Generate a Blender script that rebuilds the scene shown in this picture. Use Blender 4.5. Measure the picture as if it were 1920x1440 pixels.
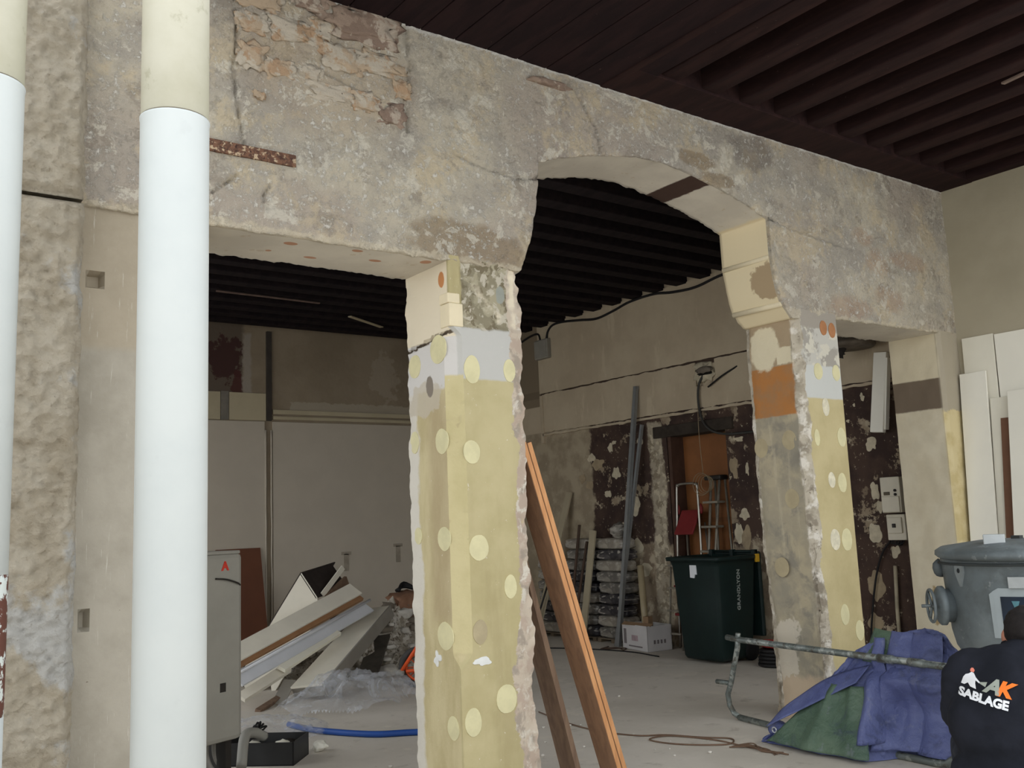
import bpy, bmesh, math, random
from mathutils import Vector, Matrix, noise

# ------------------------------------------------------------ camera, sky, exposure
for o in list(bpy.data.objects):
    bpy.data.objects.remove(o)
S = bpy.context.scene
COL = S.collection
YAW, PITCH, ROLL, FPX = 0.63377, 0.143404, -0.041213, 1777.6
cam_d = bpy.data.cameras.new('camera')
cam = bpy.data.objects.new('camera', cam_d)
COL.objects.link(cam)
_f = Vector((math.sin(YAW) * math.cos(PITCH), math.cos(YAW) * math.cos(PITCH), math.sin(PITCH)))
_r = _f.cross(Vector((0, 0, 1))).normalized()
_u = _r.cross(_f)
_r2 = math.cos(ROLL) * _r + math.sin(ROLL) * _u
_u2 = -math.sin(ROLL) * _r + math.cos(ROLL) * _u
cam.matrix_world = Matrix(((_r2.x, _u2.x, -_f.x, 0), (_r2.y, _u2.y, -_f.y, 0),
                           (_r2.z, _u2.z, -_f.z, 1.45), (0, 0, 0, 1)))
cam_d.sensor_width = 36
cam_d.lens = FPX / 1920 * 36
cam_d.clip_start = 0.05
S.camera = cam
S.view_settings.view_transform = 'Standard'
S.view_settings.look = 'None'
S.view_settings.gamma = 1
S.view_settings.use_curve_mapping = False
S.view_settings.exposure = 0.97
W = bpy.data.worlds.new('overcast_sky')
S.world = W
W.use_nodes = True
W.node_tree.nodes['Background'].inputs[0].default_value = (0.93, 0.967, 1.0, 1)
W.node_tree.nodes['Background'].inputs[1].default_value = 1.0


# ------------------------------------------------------------ material helpers
def rgb(r, g, b):
    f = lambda c: (c / 255 / 12.92) if c / 255 <= 0.04045 else ((c / 255 + 0.055) / 1.055) ** 2.4
    return (f(r), f(g), f(b), 1)


class G:
    """a small node-graph writer for one material"""
    def __init__(s, name, vec=None):
        s.mat = bpy.data.materials.new(name)
        s.mat.use_nodes = True
        s.nt = s.mat.node_tree
        s.b = s.nt.nodes['Principled BSDF']
        s.tc = s.nt.nodes.new('ShaderNodeTexCoord')
        s.p = s.tc.outputs['Object']
        sep = s.nt.nodes.new('ShaderNodeSeparateXYZ')
        s.nt.links.new(s.p, sep.inputs[0])
        s.x, s.y, s.z = sep.outputs

    def put(s, sock, v):
        if isinstance(v, bpy.types.NodeSocket):
            s.nt.links.new(v, sock)
        elif v is not None:
            sock.default_value = v

    def scaled(s, sc):
        n = s.nt.nodes.new('ShaderNodeMapping')
        s.nt.links.new(s.p, n.inputs[0])
        n.inputs['Scale'].default_value = sc
        return n.outputs[0]

    def noise(s, scale, detail=5, rough=.6, dist=0, vec=None):
        n = s.nt.nodes.new('ShaderNodeTexNoise')
        s.nt.links.new(vec or s.p, n.inputs['Vector'])
        n.inputs['Scale'].default_value = scale
        n.inputs['Detail'].default_value = detail
        n.inputs['Roughness'].default_value = rough
        n.inputs['Distortion'].default_value = dist
        return n.outputs[0]

    def vor(s, scale, vec=None, rnd=1):
        n = s.nt.nodes.new('ShaderNodeTexVoronoi')
        s.nt.links.new(vec or s.p, n.inputs['Vector'])
        n.inputs['Scale'].default_value = scale
        n.inputs['Randomness'].default_value = rnd
        return n.outputs['Distance']

    def m(s, op, a, b=0.0, c=0.0):
        n = s.nt.nodes.new('ShaderNodeMath')
        n.operation = op
        for i, v in enumerate((a, b, c)):
            s.put(n.inputs[i], v)
        return n.outputs[0]

    def ramp(s, f, lo, hi, a=0.0, b=1.0):
        n = s.nt.nodes.new('ShaderNodeMapRange')
        n.interpolation_type = 'SMOOTHSTEP'
        for i, v in enumerate((f, lo, hi, a, b)):
            s.put(n.inputs[i], v)
        return n.outputs[0]

    def mix(s, f, a, b):
        n = s.nt.nodes.new('ShaderNodeMix')
        n.data_type = 'RGBA'
        s.put(n.inputs[0], f)
        s.put(n.inputs[6], a)
        s.put(n.inputs[7], b)
        return n.outputs[2]

    def box(s, a, a0, a1, b, b0, b1, n=None, amp=.03, e=.008):
        """ragged rectangle mask on two coordinates"""
        off = s.m('MULTIPLY', s.m('SUBTRACT', n if n else s.noise(9, 5), .5), amp * 2)
        d = None
        for co, lo, hi in ((a, a0, a1), (b, b0, b1)):
            if lo is not None:
                t = s.m('SUBTRACT', co, lo)
                d = t if d is None else s.m('MINIMUM', d, t)
            if hi is not None:
                t = s.m('SUBTRACT', hi, co)
                d = t if d is None else s.m('MINIMUM', d, t)
        return s.ramp(s.m('ADD', d, off), -e, e)

    def blob(s, a, ac, ar, b, bc, br, n=None, amp=.35, e=.08):
        """ragged ellipse mask"""
        u = s.m('DIVIDE', s.m('SUBTRACT', a, ac), ar)
        v = s.m('DIVIDE', s.m('SUBTRACT', b, bc), br)
        d = s.m('SQRT', s.m('ADD', s.m('MULTIPLY', u, u), s.m('MULTIPLY', v, v)))
        off = s.m('MULTIPLY', s.m('SUBTRACT', n if n else s.noise(7, 6), .5), amp * 4)
        return s.ramp(s.m('ADD', d, off), 1 + e, 1 - e)

    def end(s, col, rough=.85, h=None, bump=.3, dist=.01, metal=0, spec=.3):
        s.put(s.b.inputs['Base Color'], col)
        s.put(s.b.inputs['Roughness'], rough)
        s.b.inputs['Metallic'].default_value = metal
        s.b.inputs['Specular IOR Level'].default_value = spec
        if h is not None:
            n = s.nt.nodes.new('ShaderNodeBump')
            n.inputs['Strength'].default_value = bump
            n.inputs['Distance'].default_value = dist
            s.put(n.inputs['Height'], h)
            s.nt.links.new(n.outputs[0], s.b.inputs['Normal'])
        return s.mat


def blotch(g, cols, scale, thr=None, sharp=.03):
    """cols[0] overlaid by the others through thresholded noise"""
    c = cols[0]
    for i, k in enumerate(cols[1:]):
        t = (thr or [.52, .55, .58, .6])[i]
        n = g.noise(scale * (1 + .45 * i), 8, .62, .25 * i)
        c = g.mix(g.ramp(n, t - sharp, t + sharp), c, k)
    return c


def simple(name, col, rough=.6, var=.12, scale=8, metal=0, bump=.1, spec=.3, dist=.004):
    g = G(name)
    n = g.noise(scale, 6)
    dark = tuple(c * (1 - var * 2) for c in col[:3]) + (1,)
    return g.end(g.mix(g.ramp(n, .35, .65), dark, col), rough, g.noise(scale * 6, 4), bump, dist, metal, spec)


# ------------------------------------------------------------ mesh helpers
def link(name, me, mats, parent=None, smooth=False):
    o = bpy.data.objects.new(name, me)
    COL.objects.link(o)
    for m in (mats if isinstance(mats, (list, tuple)) else [mats]):
        me.materials.append(m)
    if smooth:
        me.polygons.foreach_set('use_smooth', [True] * len(me.polygons))
    if parent is not None:
        o.parent = parent
    return o


def raw(name, v, f, mats, parent=None, smooth=False, idx=None):
    me = bpy.data.meshes.new(name)
    me.from_pydata(v, [], f)
    me.update()
    if idx:
        me.polygons.foreach_set('material_index', idx)
    return link(name, me, mats, parent, smooth)


def frombm(name, bm, mats, parent=None, smooth=False):
    bmesh.ops.recalc_face_normals(bm, faces=bm.faces)
    me = bpy.data.meshes.new(name)
    bm.to_mesh(me)
    bm.free()
    return link(name, me, mats, parent, smooth)


def addbox(bm, x0, x1, y0, y1, z0, z1, M=None):
    vs = [bm.verts.new((x, y, z)) for x in (x0, x1) for y in (y0, y1) for z in (z0, z1)]
    for q in ((0, 1, 3, 2), (4, 6, 7, 5), (0, 4, 5, 1), (2, 3, 7, 6), (0, 2, 6, 4), (1, 5, 7, 3)):
        bm.faces.new([vs[i] for i in q])
    if M is not None:
        bmesh.ops.transform(bm, matrix=M, verts=vs)
    return vs


def bevel(bm, w, seg=2):
    bmesh.ops.bevel(bm, geom=list(bm.edges), offset=w, segments=seg, affect='EDGES', profile=.5, clamp_overlap=True)


def box(name, x0, x1, y0, y1, z0, z1, mat, parent=None, bw=0, M=None):
    bm = bmesh.new()
    addbox(bm, x0, x1, y0, y1, z0, z1, M)
    if bw:
        bevel(bm, bw)
    return frombm(name, bm, mat, parent)


def frame(p, q, side):
    """matrix: local z runs p->q, local x close to side"""
    p, q, side = Vector(p), Vector(q), Vector(side)
    z = (q - p).normalized()
    x = (side - z * side.dot(z)).normalized()
    y = z.cross(x)
    M = Matrix((x, y, z)).transposed().to_4x4()
    M.translation = p
    return M, (q - p).length


def board(name, p, q, side, w, t, mat, parent=None, bw=0, off=0):
    """plank from p to q, width w along side (centred), thickness t along the third axis"""
    M, L = frame(p, q, side)
    return box(name, -w / 2, w / 2, off, off + t, 0, L, mat, parent, bw, M)


def addtube(bm, pts, r, n=8, cap=True, closed=False):
    pts = [Vector(p) for p in pts]
    rs = r if isinstance(r, (list, tuple)) else [r] * len(pts)
    rings = []
    up = Vector((0, 0, 1))
    N = len(pts)
    px = None
    for i, p in enumerate(pts):
        if closed:
            t = (pts[(i + 1) % N] - pts[i - 1]).normalized()
        else:
            t = (pts[min(i + 1, N - 1)] - pts[max(i - 1, 0)]).normalized()
        if px is None:
            a = up if abs(t.z) < .9 else Vector((1, 0, 0))
            px = (a - t * a.dot(t)).normalized()
        else:
            px = (px - t * px.dot(t)).normalized()
        py = t.cross(px)
        rings.append([bm.verts.new(p + (px * math.cos(k * 2 * math.pi / n) + py * math.sin(k * 2 * math.pi / n)) * rs[i])
                      for k in range(n)])
    for i in range(N if closed else N - 1):
        a, b = rings[i], rings[(i + 1) % N]
        for k in range(n):
            bm.faces.new((a[k], a[(k + 1) % n], b[(k + 1) % n], b[k]))
    if cap and not closed:
        bm.faces.new(rings[0][::-1])
        bm.faces.new(rings[-1])


def tube(name, pts, r, mat, parent=None, n=8, closed=False):
    bm = bmesh.new()
    addtube(bm, pts, r, n, True, closed)
    return frombm(name, bm, mat, parent, True)


def spline(pts, k=8):
    """Catmull-Rom through pts"""
    P = [Vector(p) for p in pts]
    P = [P[0] * 2 - P[1]] + P + [P[-1] * 2 - P[-2]]
    out = []
    for i in range(1, len(P) - 2):
        a, b, c, d = P[i - 1:i + 3]
        for j in range(k):
            t = j / k
            out.append(.5 * (2 * b + (c - a) * t + (2 * a - 5 * b + 4 * c - d) * t * t + (3 * b - a - 3 * c + d) * t ** 3))
    out.append(P[-2])
    return out


def addlathe(bm, prof, cx=0, cy=0, n=32, ang=2 * math.pi):
    rings = []
    for r, z in prof:
        rings.append([bm.verts.new((cx + max(r, 1e-4) * math.cos(k * ang / n), cy + max(r, 1e-4) * math.sin(k * ang / n), z)) for k in range(n)])
    for a, b in zip(rings, rings[1:]):
        for k in range(n):
            bm.faces.new((a[k], a[(k + 1) % n], b[(k + 1) % n], b[k]))
    bm.faces.new(rings[0][::-1])
    bm.faces.new(rings[-1])


def lathe(name, prof, mat, parent=None, n=32, M=None):
    bm = bmesh.new()
    addlathe(bm, prof, n=n)
    if M is not None:
        bmesh.ops.transform(bm, matrix=M, verts=list(bm.verts))
    return frombm(name, bm, mat, parent, True)


def tag(o, label, cat, group=None):
    o['label'] = label
    o['category'] = cat
    if group:
        o['group'] = group
    return o


def thing(name, label, cat, loc=(0, 0, 0), group=None):
    o = bpy.data.objects.new(name, None)
    COL.objects.link(o)
    o.location = loc
    o.empty_display_size = .1
    return tag(o, label, cat, group)


def struct(o, label=None):
    o['kind'] = 'structure'
    if label:
        o['label'] = label
    return o


def nz(x, y, z, s=1.0):
    return noise.noise(Vector((x * s, y * s, z * s)))


def fbm(x, y, z, s=1.0, o=4):
    return noise.fractal(Vector((x * s, y * s, z * s)), 1.0, 2.0, o)


def lump(name, c, r, mat, parent=None, sub=3, amp=.25, seed=0, sq=1.0, fs=2.2):
    """irregular stone: a noisy superellipsoid"""
    bm = bmesh.new()
    bmesh.ops.create_icosphere(bm, subdivisions=sub, radius=1)
    for v in bm.verts:
        d = v.co.copy()
        if sq != 1:
            d = Vector([math.copysign(abs(a) ** sq, a) for a in d])
        k = 1 + amp * noise.fractal(d * fs + Vector((seed * 7.3, seed * 3.1, seed)), 1, 2, 3)
        v.co = Vector((c[0] + d.x * r[0] * k, c[1] + d.y * r[1] * k, c[2] + d.z * r[2] * k))
    return frombm(name, bm, mat, parent, True)


def disc(name, c, ru, rv, u, v, t, mat, parent, seed=0, n=20, rag=.06):
    """thin raised dab: ellipse with axes u, v, thickness t along u x v"""
    c, u, v = Vector(c), Vector(u), Vector(v)
    w = u.cross(v)
    top, bot = [], []
    for i in range(n):
        a = 2 * math.pi * i / n
        k = 1 + rag * noise.noise(Vector((math.cos(a) * 1.5, math.sin(a) * 1.5, seed * 5.7)))
        q = c + u * (math.cos(a) * ru * k) + v * (math.sin(a) * rv * k)
        top.append(q + w * t * .6)
        bot.append(q - w * t)
    V = top + bot + [c + w * t]
    F = [(i, (i + 1) % n, 2 * n) for i in range(n)] + [(i + n, (i + 1) % n + n, (i + 1) % n, i) for i in range(n)]
    return raw(name, V, F, mat, parent)


# ------------------------------------------------------------ the setting
AY, AT = 4.11, 0.455            # front plane and thickness of the arcaded wall
RX = 7.68                       # right-hand wall, front room
RX2 = 7.78                      # right-hand wall, back room
BY = 11.55                      # back wall
ZL = 2.83                       # lintel height


def m_arcade():
    g = G('scraped_plaster')
    n1 = g.noise(2.2, 8, .6)
    n2 = g.noise(14, 6, .65)
    c = g.mix(g.ramp(n1, .38, .60), rgb(166, 158, 146), rgb(194, 184, 164))
    c = g.mix(g.m('MULTIPLY', g.ramp(g.noise(1.1, 6), .46, .60), .6), c, rgb(160, 147, 137))
    c = g.mix(g.m('MULTIPLY', g.ramp(g.noise(3.1, 9, .72), .50, .60), .6), c, rgb(200, 183, 152))
    c = g.mix(g.m('MULTIPLY', g.ramp(g.noise(5.3, 9, .75), .46, .38), .6), c, rgb(140, 130, 117))
    # raw stone shows ochre where the render fell off
    c = g.mix(g.m('MULTIPLY', g.blob(g.x, 1.95, .48, g.z, 3.72, .30, amp=.3, e=.4), .5), c, rgb(170, 152, 130))
    for xc, rx, zc, rz in ((6.45, .12, 3.52, .07), (6.62, .13, 3.33, .1), (7.05, .28, 3.40, .07), (6.75, .2, 3.05, .09), (6.2, .25, 2.93, .08)):
        c = g.mix(g.m('MULTIPLY', g.blob(g.x, xc, rx, g.z, zc, rz, e=.35), .45), c, rgb(170, 138, 112))
    # brown stained patches
    for xc, rx, zc, rz in ((2.75, .36, 2.93, .13), (4.62, .2, 3.78, .055), (4.85, .16, 3.68, .05)):
        c = g.mix(g.m('MULTIPLY', g.blob(g.x, xc, rx, g.z, zc, rz, amp=.3, e=.16), .7), c, rgb(142, 124, 99))
    c = g.mix(g.m('MULTIPLY', g.blob(g.x, 5.2, .22, g.z, 3.95, .13, amp=.4, e=.3), .6), c, rgb(104, 96, 92))
    # thin white skins of plaster and dark pits
    zone = g.ramp(g.noise(1.7, 5), .40, .54)
    sk = g.ramp(g.noise(30, 8, .78), .53, .60)
    c = g.mix(g.m('MULTIPLY', g.m('MULTIPLY', sk, zone), .85), c, rgb(216, 211, 200))
    c = g.mix(g.m('MULTIPLY', g.ramp(g.noise(7, 9, .74, .4), .56, .59), .7), c, rgb(210, 203, 187))
    sp = g.ramp(g.noise(60, 5, .7), .60, .66)
    c = g.mix(g.m('MULTIPLY', sp, .45), c, rgb(212, 207, 198))
    pit = g.ramp(g.noise(34, 5, .7), .34, .28)
    c = g.mix(g.m('MULTIPLY', pit, .6), c, rgb(112, 103, 92))
    top = g.box(g.z, 4.085, None, g.x, -9, 9, n2, .035)
    c = g.mix(g.m('MULTIPLY', top, .8), c, rgb(214, 211, 204))
    low = g.m('MULTIPLY', g.box(g.z, None, 2.86, g.x, -9, 9, n2, .05), .6)
    c = g.mix(low, c, rgb(204, 192, 168))
    h = g.m('ADD', g.m('MULTIPLY', n2, .7), g.m('ADD', g.m('MULTIPLY', sk, .25), g.noise(48, 6, .7)))
    return g.end(c, .92, h, .7, .022)


def m_soffit():
    g = G('cream_soffit_paint')
    c = g.mix(g.ramp(g.noise(3, 5), .35, .65), rgb(196, 188, 174), rgb(209, 201, 186))
    c = g.mix(g.m('MULTIPLY', g.ramp(g.noise(16, 5), .64, .67), .5), c, rgb(178, 160, 132))
    # the corbel is a warmer cream, the arch carries one bare iron-brown band
    warm = g.box(g.x, 5.2, 5.7, g.z, 2.7, 3.5, amp=.01)
    c = g.mix(warm, c, rgb(224, 208, 172))
    band = g.box(g.x, 4.585, 4.76, g.z, 3.5, 3.9, g.noise(20, 5), .012)
    c = g.mix(band, c, rgb(70, 52, 44))
    raw_ = g.m('MULTIPLY', g.blob(g.y, 4.22, .10, g.z, 3.05, .14, amp=.5), g.box(g.x, 5.2, 5.7, g.z, 2, 4, amp=.0))
    c = g.mix(raw_, c, rgb(172, 150, 118))
    # torn spots in the paint of the left lintel
    for xc, yc, rx, ry in ((1.80, 4.22, .035, .025), (1.98, 4.40, .035, .018), (2.14, 4.18, .03, .02), (2.3, 4.3, .035, .02), (1.75, 4.38, .015, .015), (2.55, 4.2, .03, .03)):
        c = g.mix(g.blob(g.x, xc, rx, g.y, yc, ry, amp=.15), c, rgb(178, 134, 106))
    return g.end(c, .7, g.noise(40, 4), .12, .006)


def m_stone_raw(name, a, b, c_):
    g = G(name)
    c = blotch(g, [a, b, c_], 7, [.5, .56])
    c = g.mix(g.ramp(g.noise(40, 5), .36, .28), c, rgb(90, 80, 68))
    return g.end(c, .93, g.noise(30, 6, .7), .6, .02)


M_arc, M_sof = m_arcade(), m_soffit()
M_ochre = m_stone_raw('ochre_rubble_stone', rgb(176, 156, 132), rgb(184, 173, 156), rgb(170, 142, 114))
M_brownst = m_stone_raw('brown_rubble_stone', rgb(152, 132, 116), rgb(134, 114, 100), rgb(176, 162, 146))

wall = bpy.data.objects.new('wall_middle', None)
COL.objects.link(wall)
wall.location = (4.4, AY, 0)
struct(wall, 'scraped plaster and stone wall with a wide flat arch between two rooms')


def tomid(o):
    o.parent = wall
    o.matrix_parent_inverse = Matrix.Translation((-4.4, -AY, 0))
    return o


LOW = [(-2.5, ZL), (.8, ZL), (2.64, ZL), (3.10, ZL), (3.118, 2.825), (3.171, 2.955), (3.226, 3.12), (3.252, 3.25), (3.27, 3.366), (3.276, 3.50),
       (3.40, 3.55), (3.65, 3.617), (3.87, 3.665), (4.1, 3.70), (4.288, 3.71), (4.482, 3.69), (4.682, 3.657), (4.888, 3.616), (5.1, 3.565),
       (5.325, 3.49), (5.327, 3.22), (5.345, 3.08), (5.37, 2.97), (5.40, 2.90), (5.45, 2.85), (5.51, 2.79), (5.54, 2.79), (6.0, ZL), (RX + .02, 2.845)]
CRACKS = [[(1.475, 4.15), (1.49, 3.75), (1.482, 3.6), (1.50, 3.42), (1.535, 3.22), (1.49, 3.19)], [(1.49, 3.08), (1.42, 3.02), (1.38, 2.98)],
          [(2.43, 4.15), (2.425, 3.95), (2.44, 3.86), (2.40, 3.7), (2.41, 3.5)], [(1.64, 2.95), (1.62, 3.0), (1.65, 3.06)],
          [(2.7, 3.44), (2.85, 3.40), (3.1, 3.37), (3.27, 3.40)], [(5.33, 3.49), (5.6, 3.455), (5.9, 3.43), (6.3, 3.40)],
          [(1.50, 4.13), (1.62, 4.08), (1.8, 4.04), (2.0, 3.98)], [(1.85, 3.72), (1.98, 3.70), (2.1, 3.67)], [(3.62, 3.98), (3.75, 3.8), (3.76, 3.66)]]


def seg_d(px, pz, a, b):
    ax, az = a
    bx, bz = b
    dx, dz = bx - ax, bz - az
    t = max(0, min(1, ((px - ax) * dx + (pz - az) * dz) / (dx * dx + dz * dz)))
    return math.hypot(px - ax - t * dx, pz - az - t * dz)


def crack(x, z):
    d = 9
    for c in CRACKS:
        for a, b in zip(c, c[1:]):
            if min(a[0], b[0]) - .05 < x < max(a[0], b[0]) + .05 and min(a[1], b[1]) - .05 < z < max(a[1], b[1]) + .05:
                d = min(d, seg_d(x, z, a, b))
    return d


def build_upper():
    xs = []
    for (xa, za), (xb, zb) in zip(LOW, LOW[1:]):
        L = math.hypot(xb - xa, zb - za)
        n = max(1, int(L / (.0135 if xa >= .8 else .2)))
        for i in range(n):
            t = i / n
            xs.append((xa + (xb - xa) * t, za + (zb - za) * t))
    xs.append(LOW[-1])
    ztop, nr = 4.12, 96
    V, F, I = [], [], []
    nc = len(xs)
    for x, zl in xs:
        edge = .013 * fbm(x, zl, 3.1, 14) + .006 * nz(x, zl, 1, 60)
        zt = ztop + .018 * fbm(x, 9.1, 0, 9)
        for j in range(nr + 1):
            t = j / nr
            z = (zl + edge) + (zt - zl - edge) * t
            dy = .007 * fbm(x, z, .3, 3.5) + .0045 * fbm(x, z, 5.3, 22)
            k = crack(x + .006 * nz(x, z, 7, 40), z + .006 * nz(x, z, 17, 40))
            if k < .011:
                dy += .03 * (1 - k / .011)
            er = min(z - zl, .05)
            dy += (.05 - er) * .35 * max(0, fbm(x, z, 8, 10) + .35)
            V.append((x, AY + dy, z))
    for i in range(nc - 1):
        for j in range(nr):
            a = i * (nr + 1) + j
            F.append((a, a + nr + 1, a + nr + 2, a + 1))
            I.append(0)
    b0 = len(V)
    ns = 16
    for i, (x, zl) in enumerate(xs):                      # soffit strips towards the back room
        fx, fy, fz = V[i * (nr + 1)]
        for k in range(1, ns + 1):
            t = k / ns
            s = 0 if k > 1 else .3
            rag = .010 * fbm(x, zl, 22, 16) if k == ns else 0
            V.append((x, AY + AT * t + (0 if k < ns else .008 * fbm(x, 3, 1, 18)), zl + (fz - zl) * s + rag))
    for i in range(nc - 1):
        for k in range(ns):
            a = i * (nr + 1) if k == 0 else b0 + i * ns + k - 1
            a2 = (i + 1) * (nr + 1) if k == 0 else b0 + (i + 1) * ns + k - 1
            F.append((a, b0 + i * ns + k, b0 + (i + 1) * ns + k, a2))
            I.append(0 if k == 0 else 1)
    b1 = len(V)
    for i, (x, zl) in enumerate(xs):
        V.append((x, AY + AT, 4.1))
    for i in range(nc - 1):
        F.append((b0 + i * ns + ns - 1, b1 + i, b1 + i + 1, b0 + (i + 1) * ns + ns - 1))
        I.append(1)
    o = raw('upper_wall', V, F, [M_arc, M_sof], None, True, I)
    return tomid(o)


build_upper()


# exposed rubble courses left of the arch: every stone is its own lump pressed into the wall
rs = random.Random(5)
STONES = [(2.13, 4.02, .22, .095, 1), (1.86, 4.07, .1, .05, 1), (1.60, 4.0, .11, .06, 0), (1.57, 3.86, .08, .05, 0), (1.78, 3.88, .13, .06, 0), (2.03, 3.81, .11, .065, 0),
          (2.25, 3.83, .13, .06, 0), (1.56, 3.69, .065, .06, 0), (1.71, 3.66, .085, .05, 0), (1.87, 3.68, .06, .045, 0), (1.96, 3.60, .12, .045, 0), (2.16, 3.60, .08, .05, 0),
          (2.31, 3.57, .08, .055, 1), (2.38, 3.72, .05, .05, 0), (1.93, 3.93, .06, .05, 0), (1.60, 3.50, .03, .02, 0)]
for i, (x, z, rx, rz, k) in enumerate(STONES):
    tomid(lump('stone', (x, AY + .012, z), (rx * 1.04, .022, rz * 1.06), M_brownst if k else M_ochre, None, 4, .5, i + 1, .55, 2.2))


def ring_rect(x0, x1, y0, y1, c, step=.02, c2=0):
    """closed section, chamfer c on the (x0,y0) corner; always the same count"""
    P = []
    def run(a, b, n):
        for i in range(n):
            t = i / n
            P.append((a[0] + (b[0] - a[0]) * t, a[1] + (b[1] - a[1]) * t))
    nx, ny = int((x1 - x0) / step), int((y1 - y0) / step)
    run((x0, y0 + c), (x0 + c, y0), 5)
    run((x0 + c, y0), (x1, y0), nx)
    run((x1, y0), (x1, y1), ny // 2)
    run((x1, y1), (x0, y1), nx // 2)
    run((x0, y1), (x0, y0 + c), ny)
    return P


def pier(name, fn, z0, z1, disp, mats, step=.02):
    zs = [z0 + (z1 - z0) * i / int((z1 - z0) / step) for i in range(int((z1 - z0) / step) + 1)]
    V, F = [], []
    for z in zs:
        P = fn(z)
        n = len(P)
        for x, y in P:
            d = disp(x, y, z)
            V.append((x + d[0], y + d[1], z))
    for j in range(len(zs) - 1):
        for i in range(n):
            a = j * n + i
            b = j * n + (i + 1) % n
            F.append((a, b, b + n, a + n))
    F.append(tuple(range(n))[::-1])
    F.append(tuple(range((len(zs) - 1) * n, len(zs) * n)))
    o = raw(name, V, F, mats, None, True)
    o.data.set_sharp_from_angle(angle=math.radians(28))
    return tomid(o)


def smooth(a, b, t):
    t = max(0, min(1, (t - a) / (b - a)))
    return t * t * (3 - 2 * t)


def m_pier_mid():
    g = G('yellow_painted_pier')
    n = g.noise(10, 6, .65)
    front = g.ramp(g.y, 4.135, 4.125)
    yel = g.mix(g.ramp(g.noise(2.2, 6), .35, .65), rgb(174, 162, 120), rgb(188, 176, 136))
    yel = g.mix(g.m('MULTIPLY', g.ramp(g.noise(1.3, 5, .6, 0, g.scaled((3, 3, .5))), .5, .68), .45), yel, rgb(156, 143, 104))
    # left face
    lf = g.mix(g.ramp(g.noise(3, 6, .6, 0, g.scaled((2, 2, .6))), .4, .62), rgb(180, 166, 126), rgb(196, 183, 144))
    lf = g.mix(g.m('MULTIPLY', g.box(g.y, 4.16, 4.36, g.z, .95, 2.12, n, .05, .06), .4), lf, rgb(160, 140, 112))
    lf = g.mix(g.box(g.y, 4.465, None, g.z, -1, 2.2, g.noise(5, 5), .07, .015), lf, rgb(206, 200, 188))
    lf = g.mix(g.box(g.z, 2.16, 2.45, g.y, 4, 5, n, .035), lf, rgb(205, 201, 196))
    lf = g.mix(g.m('MULTIPLY', g.blob(g.y, 4.40, .16, g.z, 2.12, .1, amp=.5), .8), lf, rgb(188, 178, 160))
    lf = g.mix(g.box(g.z, 2.43, 4, g.y, 4, 5, n, .006, .004), lf, rgb(222, 210, 186))
    crk = g.m('ABSOLUTE', g.m('SUBTRACT', g.z, g.m('SUBTRACT', g.m('ADD', 2.452, g.m('MULTIPLY', g.m('SUBTRACT', g.noise(18, 4), .5), .03)), g.m('MULTIPLY', g.m('SUBTRACT', g.y, 4.11), .1))))
    lf = g.mix(g.ramp(crk, .009, .005), lf, rgb(92, 80, 66))
    lf = g.mix(g.blob(g.y, 4.185, .03, g.z, 2.74, .045, amp=.2), lf, rgb(190, 130, 82))
    lf = g.mix(g.blob(g.y, 4.335, .035, g.z, 2.19, .055, amp=.3), lf, rgb(130, 120, 108))
    # front face
    fr = g.mix(g.box(g.z, 2.20, 2.5, g.x, 2, 4, n, .01), yel, rgb(188, 186, 180))
    stone = blotch(g, [rgb(136, 128, 106), rgb(160, 152, 128), rgb(116, 106, 84), rgb(184, 176, 158)], 9)
    fr = g.mix(g.box(g.z, 2.475, 4, g.x, 2.715, 4, n, .02), fr, stone)
    fr = g.mix(g.blob(g.x, 2.97, .035, g.z, 2.68, .05, amp=.25), fr, rgb(150, 152, 142))
    brk = blotch(g, [rgb(178, 160, 144), rgb(192, 178, 160), rgb(160, 148, 134), rgb(206, 198, 184)], 6, None, .05)
    edge = g.m('ADD', 3.03, g.m('MULTIPLY', g.m('SUBTRACT', g.noise(4.5, 7, .65), .5), .22))
    edge = g.m('SUBTRACT', edge, g.m('MULTIPLY', g.ramp(g.z, 1.4, .3), .06))
    fr = g.mix(g.ramp(g.m('SUBTRACT', g.x, edge), -.004, .004), fr, brk)
    c = g.mix(front, lf, fr)
    pits = g.ramp(g.noise(26, 5, .7), .29, .26)
    c = g.mix(pits, c, rgb(120, 108, 88))
    c = g.mix(g.m('MULTIPLY', g.ramp(g.noise(30, 6, .75), .66, .68), .8), c, rgb(222, 216, 200))
    cs = g.m('ADD', g.m('SUBTRACT', g.x, 2.635), g.m('SUBTRACT', g.y, AY))
    ch = g.m('MULTIPLY', g.ramp(cs, .0725, .0715), g.box(g.z, .80, 2.22, g.x, 2, 4, n, .01))
    c = g.mix(ch, c, g.mix(g.ramp(g.noise(3, 5), .35, .65), rgb(188, 176, 132), rgb(199, 187, 144)))
    right = g.ramp(g.x, 3.07, 3.085)
    c = g.mix(right, c, brk)
    h = g.m('ADD', g.noise(40, 5), g.m('MULTIPLY', n, .4))
    return g.end(c, .85, h, .25, .008)


def mid_ring(z):
    c = .005 + .065 * smooth(.72, .8, z) * (1 - smooth(2.42, 2.5, z))
    return ring_rect(2.635, 3.095, AY, AY + AT, c)


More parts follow.
